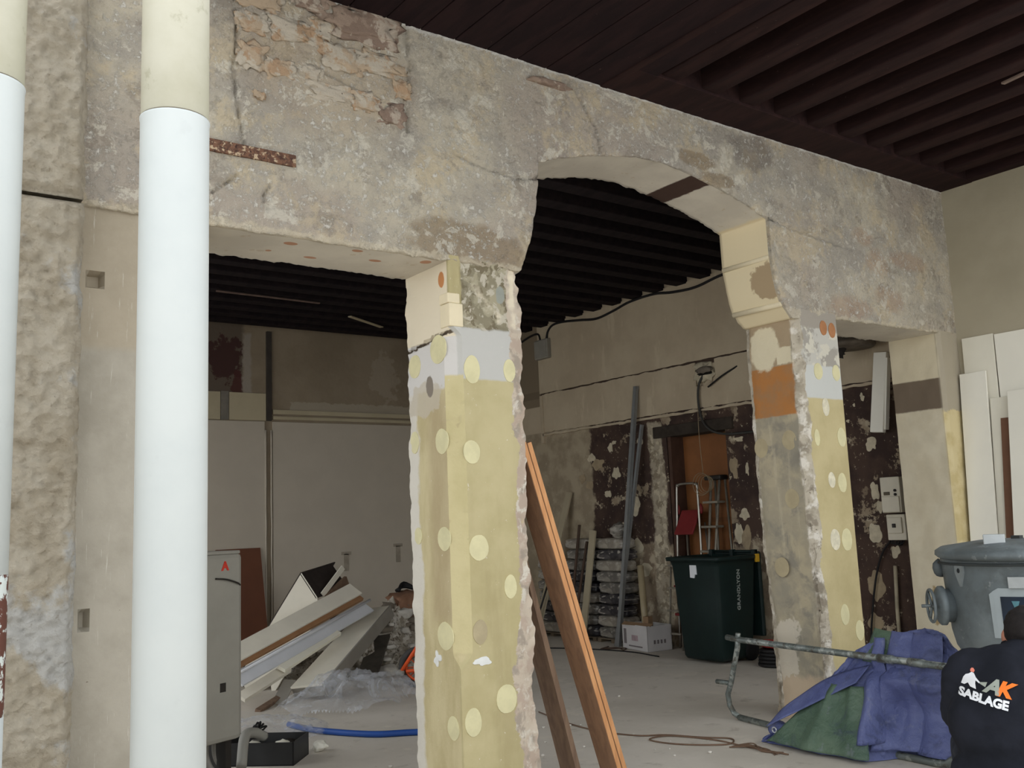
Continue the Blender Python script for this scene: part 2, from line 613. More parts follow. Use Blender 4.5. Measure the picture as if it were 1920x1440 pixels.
def mid_disp(x, y, z):
    e = smooth(3.0, 3.095, x)                      # broken right arris
    b = smooth(4.5, 4.565, y)
    a = fbm(x, y, z, 5)
    s = .0015 * fbm(x, y, z, 20)
    up = smooth(2.47, 2.5, z) * (1 if y < 4.2 and x > 2.7 else 0)
    low = .02 * smooth(.5, -.1, z) * (1 if x > 2.8 else 0)
    if x < 2.645 and abs(z - (2.452 - .045 * (y - 4.11) / .45 + .01 * nz(y, 0, 0, 25))) < .009:
        s += .018                                      # open crack across the left face
    return (e * (.022 * a + .012 * fbm(x, y, z, 17)) - b * (.010 * a + .006 * fbm(x, y, z, 20)) + s + low,
            e * (.012 + .018 * fbm(x, 3, z, 12)) + s + up * (.012 + .014 * fbm(x, y, z, 9)))


M_pmid = m_pier_mid()
p_mid = pier('pier', mid_ring, 0, 2.86, mid_disp, M_pmid, .0125)
p_mid['label'] = 'pier with yellowed paint, chamfered corner and round adhesive dabs'


def m_pier_right():
    g = G('grey_and_yellow_pier')
    n = g.noise(11, 6, .65)
    # left (arch side) face
    lf = blotch(g, [rgb(164, 154, 132), rgb(150, 143, 126), rgb(176, 164, 138), rgb(140, 134, 120)], 3.2, None, .08)
    lf = g.mix(g.m('MULTIPLY', g.ramp(g.noise(4, 6, .6, 0, g.scaled((5, 5, .5))), .55, .66), .35), lf, rgb(196, 184, 158))
    lf = g.mix(g.box(g.z, -1, .30, g.y, 4, 5, g.noise(6, 7, .7), .10, .03), lf, rgb(192, 172, 146))
    lf = g.mix(g.m('MULTIPLY', g.blob(g.y, 4.48, .12, g.z, .5, .2, amp=.6), .8), lf, rgb(206, 196, 178))
    lf = g.mix(g.box(g.z, 2.115, 2.475, g.y, 4, 5, n, .008), lf, g.mix(g.ramp(g.noise(6, 6), .4, .66), rgb(176, 120, 68), rgb(162, 122, 84)))
    lf = g.mix(g.box(g.z, 2.475, 3, g.y, 4, 5, n, .012), lf, rgb(170, 150, 122))
    lf = g.mix(g.blob(g.y, 4.41, .13, g.z, 2.62, .17, amp=.22), lf, rgb(222, 210, 180))
    lf = g.mix(g.box(g.y, 4.13, 4.30, g.z, 2.485, 2.60, n, .03), lf, rgb(222, 210, 180))
    # front face
    yel = g.mix(g.ramp(g.noise(2.4, 6), .35, .65), rgb(178, 164, 122), rgb(192, 178, 136))
    fr = g.mix(g.box(g.z, 2.225, 2.48, g.x, 5, 7, n, .008), yel, rgb(196, 196, 190))
    fr = g.mix(g.box(g.z, 2.46, 3, g.x, 5, 7, n, .02), fr, blotch(g, [rgb(190, 186, 176), rgb(160, 154, 144), rgb(204, 198, 182)], 6))
    fr = g.mix(g.box(g.z, 2.73, 3, g.x, 5, 7, n, .05), fr, rgb(158, 150, 138))
    fr = g.mix(g.box(g.z, -1, .22, g.x, 5, 7, n, .06), fr, rgb(196, 186, 164))
    brk = blotch(g, [rgb(182, 172, 154), rgb(158, 148, 130), rgb(214, 207, 194), rgb(142, 132, 116)], 6, None, .06)
    brk = g.mix(g.ramp(g.noise(30, 5), .34, .30), brk, rgb(96, 86, 74))
    c = g.mix(g.ramp(g.y, 4.135, 4.122), lf, fr)
    w = g.m('ADD', 5.605, g.m('MULTIPLY', g.m('SUBTRACT', g.noise(5, 7, .65), .5), .16))
    w = g.m('ADD', w, g.m('MULTIPLY', g.ramp(g.z, 1.2, .2), .03))
    c = g.mix(g.m('MULTIPLY', g.ramp(g.m('SUBTRACT', g.x, w), .005, -.005), g.ramp(g.m('ADD', g.y, g.m('MULTIPLY', n, .06)), 4.205, 4.185)), c, brk)
    c = g.mix(g.ramp(g.m('ADD', g.y, g.m('MULTIPLY', n, .04)), 4.552, 4.562), c, brk)
    return g.end(c, .88, g.m('ADD', g.noise(40, 5), n), .3, .01)


def right_ring(z):
    return ring_rect(5.53, 6.005, AY, AY + AT, .05 + .015 * nz(0, 3, z, 4))


def right_disp(x, y, z):
    e = max(0, 1 - math.hypot(x - 5.56, y - 4.14) / .085)
    b = smooth(4.5, 4.565, y) * (1 if x < 5.7 else 0)
    a = fbm(x, y, z, 9)
    k = smooth(.35, 0, z)
    s = .002 * fbm(x, y, z, 12)
    dx = e * (.02 * a + .012 * fbm(x, y, z, 30)) + b * (.012 + .02 * a) + s
    if x < 5.55:
        dx += .07 * smooth(1.6, 0, z) + .012 * fbm(3, y, z, 4) * smooth(1.2, .2, z)
    return (dx, e * (.02 * fbm(y, x, z, 9)) + s)


M_pright = m_pier_right()
p_right = pier('pier', right_ring, 0, 2.86, right_disp, M_pright)
p_right['label'] = 'pier with grey stained side, orange paint block and broken corner'


def m_pier_end():
    g = G('beige_end_pier')
    n = g.noise(9, 6, .65)
    lf = g.mix(g.ramp(g.noise(3, 7), .35, .65), rgb(200, 188, 162), rgb(211, 201, 177))
    lf = g.mix(g.box(g.z, 2.22, 2.475, g.y, 4, 5, n, .012), lf, rgb(112, 98, 82))
    lf = g.mix(g.box(g.z, 2.475, 3, g.y, 4, 5, n, .012), lf, rgb(206, 194, 166))
    lf = g.mix(g.blob(g.y, 4.36, .06, g.z, .62, .16, amp=.5), lf, rgb(164, 142, 104))
    lf = g.mix(g.box(g.y, None, 4.19, g.z, .35, 1.0, g.noise(6, 6), .08), lf, rgb(172, 150, 112))
    fr = g.mix(g.ramp(g.noise(5, 7), .4, .6), rgb(196, 178, 130), rgb(212, 196, 152))
    fr = g.mix(g.box(g.z, 2.2, 3, g.x, 7, 8, n, .06), fr, rgb(170, 160, 140))
    c = g.mix(g.ramp(g.y, 4.16, 4.13), lf, fr)
    return g.end(c, .88, g.noise(40, 5), .25, .008)


p_end = pier('pier', lambda z: ring_rect(7.40, RX + .01, AY, AY + AT, .03),
             0, 2.86, lambda x, y, z: ((.006 * fbm(x, y, z, 9),) * 2), m_pier_end(), .03)
p_end['label'] = 'beige pier with a dark painted band against the side wall'


def m_pier_left():
    g = G('smooth_cement_pier')
    c = g.mix(g.ramp(g.noise(2, 7), .35, .65), rgb(150, 139, 120), rgb(166, 155, 136))
    c = g.mix(g.ramp(g.m('ADD', g.z, g.m('MULTIPLY', g.noise(3, 5), .06)), 2.29, 2.24), c,
              g.mix(g.ramp(g.noise(4, 7), .35, .65), rgb(154, 147, 133), rgb(168, 161, 147)))
    streak = g.m('MULTIPLY', g.ramp(g.noise(12, 6, .7, 0, g.scaled((6, 1, .4))), .62, .68), .5)
    c = g.mix(streak, c, rgb(202, 196, 184))
    pit = g.ramp(g.noise(22, 5, .7), .285, .26)
    c = g.mix(pit, c, rgb(104, 92, 80))
    return g.end(c, .88, g.m('ADD', g.noise(30, 6), g.m('MULTIPLY', pit, -1)), .3, .01)


def left_disp(x, y, z):
    d = .003 * fbm(x, y, z, 7)
    for hx, hz, hw, hh in ((.90, 2.52, .03, .03), (.875, 1.13, .015, .035), (1.10, 2.3, .012, .012)):
        if y < 4.2 and abs(x - hx) < hw and abs(z - hz) < hh:
            d += .05
    return (0, d if y < 4.2 else 0)


p_left = pier('pier', lambda z: ring_rect(.70, 1.37, AY + .02, AY + AT, .004, .015), 0, 2.86, left_disp, m_pier_left(), .015)
p_left['label'] = 'smooth grey-beige cement pier beside the rough stone pilaster'
tomid(box('wall_return', -2.5, .72, AY + .03, AY + AT, 0, 2.86, M_arc))

# plaster mouldings on the arch corbel and the small plaster cap on the middle pier
M_cream = simple('cream_plaster', rgb(226, 212, 180), .6, .04, 6)
bm = bmesh.new()
addtube(bm, [(5.332, AY + .03, 3.215), (5.330, AY + .2, 3.215), (5.326, AY + AT - .01, 3.215)], .018, 10)
tomid(frombm('moulding', bm, M_cream, None, True))
bm = bmesh.new()
addtube(bm, [(5.415, AY + .02, 2.885), (5.41, AY + .2, 2.885), (5.405, AY + AT - .01, 2.885)], .02, 10)
tomid(frombm('moulding', bm, M_cream, None, True))
bm = bmesh.new()
addbox(bm, 2.628, 2.715, AY - .006, AY + .09, 2.475, 2.60)
addbox(bm, 2.622, 2.70, AY - .002, AY + .085, 2.60, 2.655)
bevel(bm, .006)
tomid(frombm('plaster_cap', bm, M_cream))

# round dabs of old adhesive
M_dab = simple('adhesive_dab', rgb(214, 206, 164), .8, .05, 12)
M_dabw = simple('white_adhesive_dab', rgb(224, 216, 190), .8, .1, 25)
M_dabdk = simple('faded_adhesive_dab', rgb(178, 164, 132), .85, .06, 12)


def dab(par, c, ru, rv, face, mat=None, seed=0):
    u, v = ((1, 0, 0), (0, 0, 1)) if face == 'front' else ((0, -1, 0), (0, 0, 1))
    o = disc('adhesive_dab', c, ru, rv, u, v, .003, mat or M_dab, None, seed)
    o.parent = par
    o.matrix_parent_inverse = wall.matrix_basis.inverted() if False else Matrix.Translation((-4.4, -AY, 0)) @ Matrix.Identity(4)
    o.matrix_parent_inverse = Matrix.Identity(4)
    return o


DF = [(2.762, 2.25, .051, .075), (3.006, 2.259, .04, .062), (2.741, 1.815, .052, .062), (2.766, 1.321, .06, .066), (2.755, .899, .045, .06),
      (2.695, .467, .05, .07), (2.904, .552, .064, .072), (2.956, 1.111, .04, .062)]
for i, (x, z, a, b) in enumerate(DF):
    dab(p_mid, (x, AY - .001, z), a, b, 'front', M_dabdk if i == 4 else None, i)
DL = [(4.235, 2.371, .08, .078), (4.485, 2.315, .065, .065), (4.507, 1.897, .045, .06), (4.225, 1.879, .062, .068), (4.23, 1.374, .062, .062),
      (4.493, 1.391, .04, .045), (4.246, .881, .075, .072), (4.197, .435, .055, .058)]
for i, (y, z, a, b) in enumerate(DL):
    dab(p_mid, (2.634, y, z), a, b, 'left', None, i + 20)
CF = [(5.79, 2.164, .04, .065), (5.945, 1.95, .05, .07), (5.785, 1.644, .04, .055), (5.905, 1.625, .05, .07), (5.765, 1.229, .055, .075),
      (5.9, 1.223, .06, .078), (5.80, .716, .05, .07), (5.955, .594, .05, .07), (5.66, 1.944, .03, .06), (5.74, 2.42, .05, .06), (5.95, 2.42, .045, .06)]
for i, (x, z, a, b) in enumerate(CF):
    dab(p_right, (x, AY - .001, z), a, b, 'front', M_dabw if i in (0, 2, 4) else None, i + 40)
M_orange_p = simple('orange_paint_patch', rgb(176, 122, 82), .8, .08, 12)
for i, (x, z) in enumerate(((5.845, 2.745), (5.945, 2.735))):
    dab(p_right, (x, AY - .001, z), .04, .055, 'front', M_orange_p, i + 60)
for i, (y, z) in enumerate(((4.247, 1.936), (4.265, 1.525), (4.5, 1.9), (4.40, 1.05))):
    dab(p_right, (5.531 + .0 * i, y, z), .06, .07, 'left', M_dabdk, i + 70)

M_wflk = simple('white_torn_flake', rgb(226, 226, 222), .8, .05)
for fc, fu, fv, ff in (((2.765, AY - .002, .755), .055, .022, 'front'), ((2.633, 4.33, .765), .03, .035, 'left')):
    u_, v_ = ((1, 0, 0), (0, 0, 1)) if ff == 'front' else ((0, -1, 0), (0, 0, 1))
    disc('torn_flake', fc, fu, fv, u_, v_, .004, M_wflk, p_mid, fu * 90, 26, .9)
# rusty iron tie let into the lintel, and the iron stub under the ceiling
M_rust = G('rusty_iron')
M_rust = M_rust.end(blotch(M_rust, [rgb(92, 66, 54), rgb(116, 84, 66), rgb(184, 162, 134), rgb(66, 46, 40)], 30, [.5, .56, .60]), .9, M_rust.noise(60, 5), .5, .01)
tomid(box('iron_tie', 1.20, 1.78, AY - .012, AY + .02, 3.175, 3.235, M_rust, None, .004))
tomid(lump('iron_stub', (3.38, AY + .0, 4.005), (.16, .03, .02), M_brownst, None, 3, .5, 3, .7))


# rough tooled stone pilaster at the far left: two blocks, each a displaced face
def m_pilaster():
    g = G('rough_tooled_limestone')
    n = g.noise(5, 8, .65)
    c = g.mix(g.ramp(n, .36, .62), rgb(190, 177, 155), rgb(208, 197, 177))
    c = g.mix(g.ramp(g.m('ADD', g.noise(2.6, 7, .65), g.ramp(g.z, 2.4, 1.0, -.03, .05)), .54, .62), c, rgb(206, 203, 196))
    c = g.mix(g.m('MULTIPLY', g.ramp(g.noise(26, 7, .75), .42, .30), .6), c, rgb(146, 128, 104))
    return g.end(c, .95, g.m('ADD', g.noise(24, 8, .75), g.m('MULTIPLY', g.vor(30), .7)), 1.0, .035)


pil = bpy.data.objects.new('trim_1', None)
COL.objects.link(pil)
struct(pil, 'rough tooled limestone pilaster beside the white drainpipes')
M_pil = m_pilaster()


def rough_block(z0, z1, sd):
    x0, x1, yf = -.35, .815, 3.985
    st = .011
    nx, nzz = int((x1 - x0) / st), int((z1 - z0) / st)
    V, F = [], []
    for j in range(nzz + 1):
        z = z0 + (z1 - z0) * j / nzz
        for i in range(nx + 1):
            x = x0 + (x1 - x0) * i / nx
            e = min(x1 - x, z - z0, z1 - z)
            k = smooth(.0, .035, e)
            d = .022 * fbm(x, sd, z, 6) + .020 * fbm(x, sd + 4, z, 22, 4) + .012 * noise.ridged_multi_fractal(Vector((x * 11, sd, z * 11)), 1, 2, 3, 1, 2) * .4
            xx = x + (.012 * fbm(1, sd, z, 7) + .004 * nz(1, sd, z, 40) if i == nx else 0)
            V.append((xx, yf - k * (.02 + d) + (1 - k) * .015, z))
    for j in range(nzz):
        for i in range(nx):
            a = j * (nx + 1) + i
            F.append((a, a + 1, a + nx + 2, a + nx + 1))
    # sides back to the wall
    ring = [j * (nx + 1) + nx for j in range(nzz + 1)]
    b = len(V)
    for r in ring:
        V.append((V[r][0], AY + .05, V[r][2]))
    for k in range(len(ring) - 1):
        F.append((ring[k], b + k, b + k + 1, ring[k + 1]))
    for row in (0, nzz):
        b = len(V)
        for i in range(nx + 1):
            V.append((V[row * (nx + 1) + i][0], AY + .05, z0 if row == 0 else z1))
        for i in range(nx):
            q = row * (nx + 1) + i
            F.append((q, q + 1, b + i + 1, b + i))
    return raw('stone_block', V, F, M_pil, pil, True)


rough_block(2.815, 4.3, 1.0)
rough_block(-.0, 2.80, 5.0)


# floor
def m_floor():
    g = G('dusty_concrete')
    c = g.mix(g.ramp(g.noise(.9, 7), .35, .65), rgb(196, 188, 175), rgb(210, 202, 190))
    c = g.mix(g.m('MULTIPLY', g.ramp(g.noise(2.4, 8, .7), .56, .64), .6), c, rgb(218, 209, 194))
    c = g.mix(g.m('MULTIPLY', g.ramp(g.noise(5, 8, .7), .44, .32), .5), c, rgb(160, 150, 136))
    c = g.mix(g.m('MULTIPLY', g.ramp(g.noise(60, 4), .66, .70), .7), c, rgb(214, 208, 198))
    return g.end(c, .85, g.noise(30, 6), .2, .006)


M_floor = m_floor()
struct(box('floor', -9, RX + .6, -9, BY + .2, -.2, 0, M_floor), 'dusty pale concrete floor')

# back wall, left wall of the back room
M_bw = G('grey_brown_wall')
_n = M_bw.noise(9, 6)
_c = M_bw.mix(M_bw.ramp(M_bw.noise(1.6, 6), .35, .65), rgb(140, 126, 106), rgb(154, 140, 120))
_s = M_bw.m('MULTIPLY', M_bw.box(M_bw.x, 2, 4.28, M_bw.z, 3.1, 5, _n, .05, .04), 1)
_c = M_bw.mix(_s, _c, rgb(104, 92, 80))
_c = M_bw.mix(M_bw.m('MULTIPLY', M_bw.blob(M_bw.x, 4.05, .26, M_bw.z, 3.6, .26, amp=.6), .9), _c, rgb(70, 44, 42))
_c = M_bw.mix(M_bw.m('MULTIPLY', M_bw.blob(M_bw.x, 4.2, .07, M_bw.z, 3.3, .22, amp=.6), .9), _c, rgb(84, 50, 46))
_c = M_bw.mix(M_bw.box(M_bw.x, 4.27, 4.38, M_bw.z, 3.1, 3.95, _n, .06, .02), _c, rgb(158, 148, 136))
_c = M_bw.mix(M_bw.m('MULTIPLY', M_bw.blob(M_bw.x, 6.3, .2, M_bw.z, 3.5, .3, amp=.7), .5), _c, rgb(176, 164, 146))
_c = M_bw.mix(M_bw.m('MULTIPLY', M_bw.box(M_bw.x, 4.9, 8, M_bw.z, 2.95, 3.1, _n, .06), .7), _c, rgb(178, 168, 150))
M_bw = M_bw.end(_c, .9, M_bw.noise(25, 6), .3, .01)
M_wp = simple('white_wall_lining', rgb(196, 186, 170), .75, .03, 2)
M_cream_p = simple('cream_lining', rgb(190, 178, 150), .8, .05, 3)
wb = struct(box('wall_back', .1, RX + .2, BY, BY + .2, 0, 4.4, M_bw), 'stained back wall lined with white panels')


def part(o, par):
    o.parent = par
    return o


for x0, x1 in ((.3, 3.55), (3.57, 4.55), (4.655, RX2)):
    part(box('wall_panel', x0, x1, BY - .02, BY + .05, 0, 2.83, M_wp, None, .004), wb)
for x0, x1 in ((.3, 3.98), (4.09, 4.57)):
    part(box('upper_panel', x0, x1, BY - .018, BY + .05, 2.842, 3.19, M_cream_p, None, .004), wb)
M_dkm = simple('dark_conduit', rgb(70, 64, 58), .7, .1)
part(box('joint_cover', 3.985, 4.085, BY - .022, BY + .05, 2.84, 3.2, simple('grey_strip', rgb(130, 124, 114), .7), None, .003), wb)
part(box('channel', 4.575, 4.645, BY - .03, BY + .05, 2.84, 4.0, M_dkm, None, .006), wb)
bm = bmesh.new()
for k, xk in enumerate((4.56, 4.635)):
    addtube(bm, [(xk + .006 * nz(k, 0, z * .17, 3), BY - .02, z * .17) for z in range(17)], [.011 + .006 * abs(nz(k, 2, z, 1.3)) for z in range(17)], 6)
part(frombm('glue_bead', bm, M_wp, None, True), wb)
bm = bmesh.new()
addbox(bm, 4.66, RX, BY - .03, BY + .05, 2.86, 2.90)
addbox(bm, 4.66, RX, BY - .022, BY + .05, 2.93, 2.985)
part(frombm('cornice', bm, M_cream_p), wb)
bm = bmesh.new()                                   # unseen left wall of the back room; wide opening added to bring in daylight
addbox(bm, .0, .3, AY + AT, 4.7, 0, 4.4)
addbox(bm, .0, .3, 11.0, BY + .1, 0, 4.4)
addbox(bm, .0, .3, 4.7, 11.0, 3.7, 4.4)
addbox(bm, .0, .3, 4.7, 11.0, 0, .12)
struct(frombm('wall_left', bm, M_bw), 'unseen left wall of the back room with a wide opening added for daylight')


# right wall: front-room part, back-room part with a doorway
def m_rw():
    g = G('right_wall_paint')
    n = g.noise(8, 6, .65)
    up = g.mix(g.ramp(g.noise(1.5, 5), .35, .65), rgb(182, 166, 142), rgb(192, 177, 153))
    lowc = g.mix(g.ramp(g.noise(3, 7), .4, .6), rgb(58, 44, 39), rgb(76, 59, 50))
    bare = blotch(g, [rgb(150, 134, 112), rgb(124, 108, 90), rgb(180, 166, 142)], 3, None, .05)
    lowc = g.mix(g.ramp(g.noise(3.2, 8, .7), .57, .60), lowc, bare)
    lowc = g.mix(g.box(g.z, None, 1.12, g.y, 6.0, 9.0, g.noise(3, 7), .25, .03), lowc, bare)
    lowc = g.mix(g.box(g.y, 9.0, 12, g.z, None, 3, g.noise(3, 7), .18, .03), lowc, g.mix(g.ramp(g.noise(4, 6), .4, .6), rgb(150, 136, 114), rgb(172, 158, 134)))
    lowc = g.mix(g.box(g.y, 7.72, 7.95, g.z, -1, 2.5, g.noise(5, 7), .10, .02), lowc, blotch(g, [rgb(168, 156, 136), rgb(140, 128, 108), rgb(196, 184, 160)], 8))
    lowc = g.mix(g.m('MULTIPLY', g.ramp(g.noise(24, 6, .7), .64, .66), .9), lowc, rgb(190, 178, 154))
    c = g.mix(g.ramp(g.z, 2.60, 2.595), g.mix(g.box(g.z, 3.06, 3.16, g.y, 4.5, 12, n, .0), up, rgb(70, 56, 46)), lowc)
    c = g.mix(g.m('MULTIPLY', g.box(g.y, 9.95, 13, g.z, 2.95, 4.5, n, .004), .9), c, rgb(124, 110, 90))
    c = g.mix(g.ramp(g.y, 4.5, 4.49), c, g.mix(g.ramp(g.noise(1.2, 5), .35, .65), rgb(164, 155, 133), rgb(174, 165, 143)))
    return g.end(c, .85, g.noise(30, 6), .2, .006)


M_rw = m_rw()
bm = bmesh.new()
DY0, DY1, DZ = 6.79, 7.65, 2.37
addbox(bm, RX, RX + .45, 1.6, AY + AT - .01, -.05, 4.45)
addbox(bm, RX2, RX2 + .35, AY + AT - .01, DY0, -.05, 4.45)
addbox(bm, RX2, RX2 + .35, DY1, BY + .1, -.05, 4.45)
addbox(bm, RX2, RX2 + .35, DY0, DY1, DZ, 4.45)
wr = struct(frombm('wall_right', bm, M_rw), 'cream side wall, bare dark brown and flaking below in the back room')
M_band = G('plaster_band')
_c = M_band.mix(M_band.ramp(M_band.noise(2, 6), .35, .65), rgb(180, 164, 140), rgb(192, 177, 152))
_c = M_band.mix(M_band.m('MULTIPLY', M_band.ramp(M_band.noise(5, 6, .6, 0, M_band.scaled((1, 1, .3))), .58, .66), .6), _c, rgb(202, 188, 162))
M_band = M_band.end(_c, .85, M_band.noise(30, 6), .25, .008)


def ragged_panel(name, y0, y1, z0, z1, t, mat, par, amp=.012):
    """panel on the right wall with broken top and bottom edges"""
    n = int((y1 - y0) / .03)
    V, F = [], []
    for i in range(n + 1):
        y = y0 + (y1 - y0) * i / n
        a = z0 + amp * fbm(y, z0, 1, 7)
        b = z1 + amp * fbm(y, z1, 5, 7)
        V += [(RX2 - t, y, a), (RX2 - t, y, b), (RX2 + .02, y, a), (RX2 + .02, y, b)]
    for i in range(n):
        a, b = 4 * i, 4 * i + 4
        F += [(a, a + 1, b + 1, b), (a + 1, a + 3, b + 3, b + 1), (a, b, b + 2, a + 2)]
    F += [(0, 2, 3, 1), (4 * n, 4 * n + 1, 4 * n + 3, 4 * n + 2)]
    return part(raw(name, V, F, mat), par)


ragged_panel('plaster_band', 7.14, 9.9, 2.595, 3.10, .016, M_band, wr, .014)
ragged_panel('plaster_band', 4.6, 6.86, 2.59, 3.10, .016, M_band, wr, .010)
ragged_panel('plaster_band', 6.86, 7.14, 2.59, 2.84, .016, M_band, wr, .03)
ragged_panel('upper_plaster', 4.57, 9.95, 3.118, 4.03, .016, M_band, wr, .008)
ragged_panel('ledge', 4.6, 9.9, 2.55, 2.577, .03, M_band, wr, .012)
part(box('panel_trim', RX2 - .03, RX2 + .02, 9.88, 9.94, 2.45, 3.09, M_band, None, .004), wr)
# doorway
M_dkwood = simple('dark_door_frame', rgb(84, 60, 48), .7, .15, 5)
M_door = simple('brown_door', rgb(140, 90, 50), .6, .08, 3)
d = struct(box('door_1', RX2 + .20, RX2 + .25, DY0 - .02, DY1 + .02, 0, DZ + .02, M_door), 'plain brown wooden door set back in a dark doorway')
part(box('door_frame', RX2 + .0, RX2 + .22, DY1 - .05, DY1 + .01, 0, DZ - .03, M_dkwood), d)
part(box('door_frame', RX2 + .05, RX2 + .22, DY0 - .01, DY0 + .04, 0, DZ - .03, M_dkwood), d)
part(box('lintel', RX2 - .03, RX2 + .22, DY0 - .12, DY1 + .2, DZ - .05, DZ + .08, simple('charred_lintel', rgb(62, 54, 46), .9, .2, 6), None, .008), d)
part(box('rail', RX2 + .19, RX2 + .21, DY0 + .04, DY1 - .05, 1.35, 1.40, simple('door_rail', rgb(126, 80, 44), .6)), d)

# ------------------------------------------------------------ ceilings
def m_wood(name, a, b):
    g = G(name)
    v = g.scaled((3, .6, 3))
    c = g.mix(g.ramp(g.noise(4, 6, .6, .6, v), .35, .68), a, b)
    c = g.mix(g.m('MULTIPLY', g.ramp(g.noise(30, 5), .70, .73), .5), c, rgb(120, 104, 92))
    return g.end(c, .85, g.noise(12, 6, .6, .5, v), .25, .01, 0, .12)


M_joist = m_wood('dark_brown_joist', rgb(38, 25, 25), rgb(50, 33, 31))
M_plank = m_wood('dark_ceiling_board', rgb(32, 22, 24), rgb(42, 28, 29))
ceil = struct(box('ceiling', 1.2, RX + .1, 1.6, AY + .1, 4.36, 4.46, M_plank), 'dark brown timber ceiling of the front room with close joists')
part(box('wall_plate', 3.80, RX, 3.83, AY + .02, 4.095, 4.37, M_joist, None, .006), ceil)
part(box('edge_beam', RX - .10, RX + .005, 1.6, 3.86, 4.1, 4.37, M_joist, None, .006), ceil)
jm = None
x = 4.05
k = 0
while x < RX - .2:
    if jm is None:
        o = box('joist', 0, .155, 1.6, 3.9, 4.115, 4.37, M_joist, None, .01)
        jm = o
    else:
        o = jm.copy()
        COL.objects.link(o)
    o.location = (x, 0, .004 * nz(x, 1, 2, 9))
    o.parent = ceil
    x += .356
    k += 1
# flat boarded soffit at the left of the ceiling, boards running with the joists
xb = 1.22
i = 0
while xb < 3.80:
    w = .215
    part(box('soffit_board', xb, xb + w - .006, 1.6, AY + .02, 4.098 + .004 * nz(i, 3, 1, 2.7), 4.2, M_plank, None, .003), ceil)
    xb += w
    i += 1
part(box('trimmer', 3.79, 3.85, 1.6, AY + .01, 4.09, 4.37, M_joist, None, .006), ceil)
part(board('batten', (5.95, 2.42, 4.10), (6.05, 2.75, 4.12), (1, -.2, 0), .03, .012, simple('grey_batten', rgb(126, 108, 98), .8)), ceil)

ceil2 = struct(box('ceiling', .1, RX2 + .1, AY + AT - .02, BY + .1, 4.22, 4.32, M_plank), 'near-black timber ceiling of the back room')
M_joist2 = m_wood('sooty_joist', rgb(30, 25, 28), rgb(40, 33, 35))
jm = None
y = AY + AT + .1
while y < BY - .1:
    if jm is None:
        o = box('joist', .2, RX2 + .02, 0, .16, 4.01, 4.23, M_joist2, None, .008)
        jm = o
    else:
        o = jm.copy()
        COL.objects.link(o)
    o.location = (0, y, 0)
    o.parent = ceil2
    y += .36
part(board('pale_lath', (5.1, 10.2, 3.975), (5.75, 10.6, 3.975), (0, 1, 0), .05, .012, M_cream_p), ceil2)
part(board('pale_lath', (3.3, 9.7, 3.98), (4.5, 9.75, 3.98), (0, 1, 0), .03, .012, simple('old_lath', rgb(120, 100, 92), .8)), ceil2)
#@@OBJECTS

# ------------------------------------------------------------ objects: drainpipes
def m_pipe():
    g = G('white_pipe_paint')
    c = g.mix(g.ramp(g.noise(2, 6), .35, .65), rgb(198, 204, 204), rgb(206, 211, 210))
    c = g.mix(g.m('MULTIPLY', g.ramp(g.noise(5, 7, .7), .62, .68), .25), c, rgb(190, 194, 194))
    return g.end(c, .45, g.noise(40, 4), .04, .004)


M_pipe = m_pipe()
g = G('yellowed_pipe_paint')
_c = g.mix(g.ramp(g.noise(3, 7, .6), .35, .65), rgb(206, 204, 184), rgb(222, 220, 204))
_c = g.mix(g.m('MULTIPLY', g.ramp(g.noise(9, 7, .7), .60, .68), .5), _c, rgb(178, 176, 150))
M_pipe_y = g.end(_c, .5, g.noise(40, 4), .05, .004)
g = G('flaking_rust_paint')
_c = g.mix(g.ramp(g.noise(14, 7, .7), .50, .53), rgb(206, 212, 208), rgb(96, 60, 50))
M_pipe_r = g.end(_c, .7, g.noise(30, 5), .3, .006)


def drainpipe(x, y, r, zj, label, rust=None):
    t = thing('drainpipe', label, 'pipe', (x, y, 0), 'white drainpipes beside the stone pilaster')
    def seg(name, prof, mat):
        bm = bmesh.new()
        addlathe(bm, prof, n=40)
        return frombm(name, bm, mat, t, True)
    z0 = 0
    if rust:
        seg('lower_section', [(r, 0), (r, rust[0])], M_pipe)
        seg('rusted_section', [(r, rust[0]), (r * 1.005, rust[0] + .02), (r * 1.005, rust[1] - .02), (r, rust[1])], M_pipe_r)
        z0 = rust[1]
    seg('pipe_section', [(r, z0), (r, zj - .01), (r * 1.02, zj - .004), (r * 1.02, zj)], M_pipe)
    seg('joint_ring', [(r * .99, zj - .002), (r * 1.012, zj + .0), (r * .985, zj + .004)], simple('joint_gap', rgb(120, 112, 96), .9))
    seg('upper_section', [(r * .985, zj), (r * .985, 4.3)], M_pipe_y)
    return t


drainpipe(.677, 2.302, .0823, 2.475, 'thick white drainpipe with a yellowed upper section, clean and unrusted below')
drainpipe(.267, 2.385, .0823, 2.505, 'white drainpipe with flaking rust low down, nearest the rough pilaster edge', (1.08, 1.38))

# ------------------------------------------------------------ tubular frame on the floor
M_galv = G('galvanised_steel')
M_galv = M_galv.end(blotch(M_galv, [rgb(112, 118, 114), rgb(134, 140, 136), rgb(160, 164, 158), rgb(98, 96, 88)], 9), .5, M_galv.noise(40, 5), .2, .004, .6)
fr = thing('tube_frame', 'galvanised steel tube frame lying on edge against the tarpaulin', 'frame', (5.24, 3.9, 0))


def fw(pts):
    return [Vector(p) - Vector((5.24, 3.9, 0)) for p in pts]


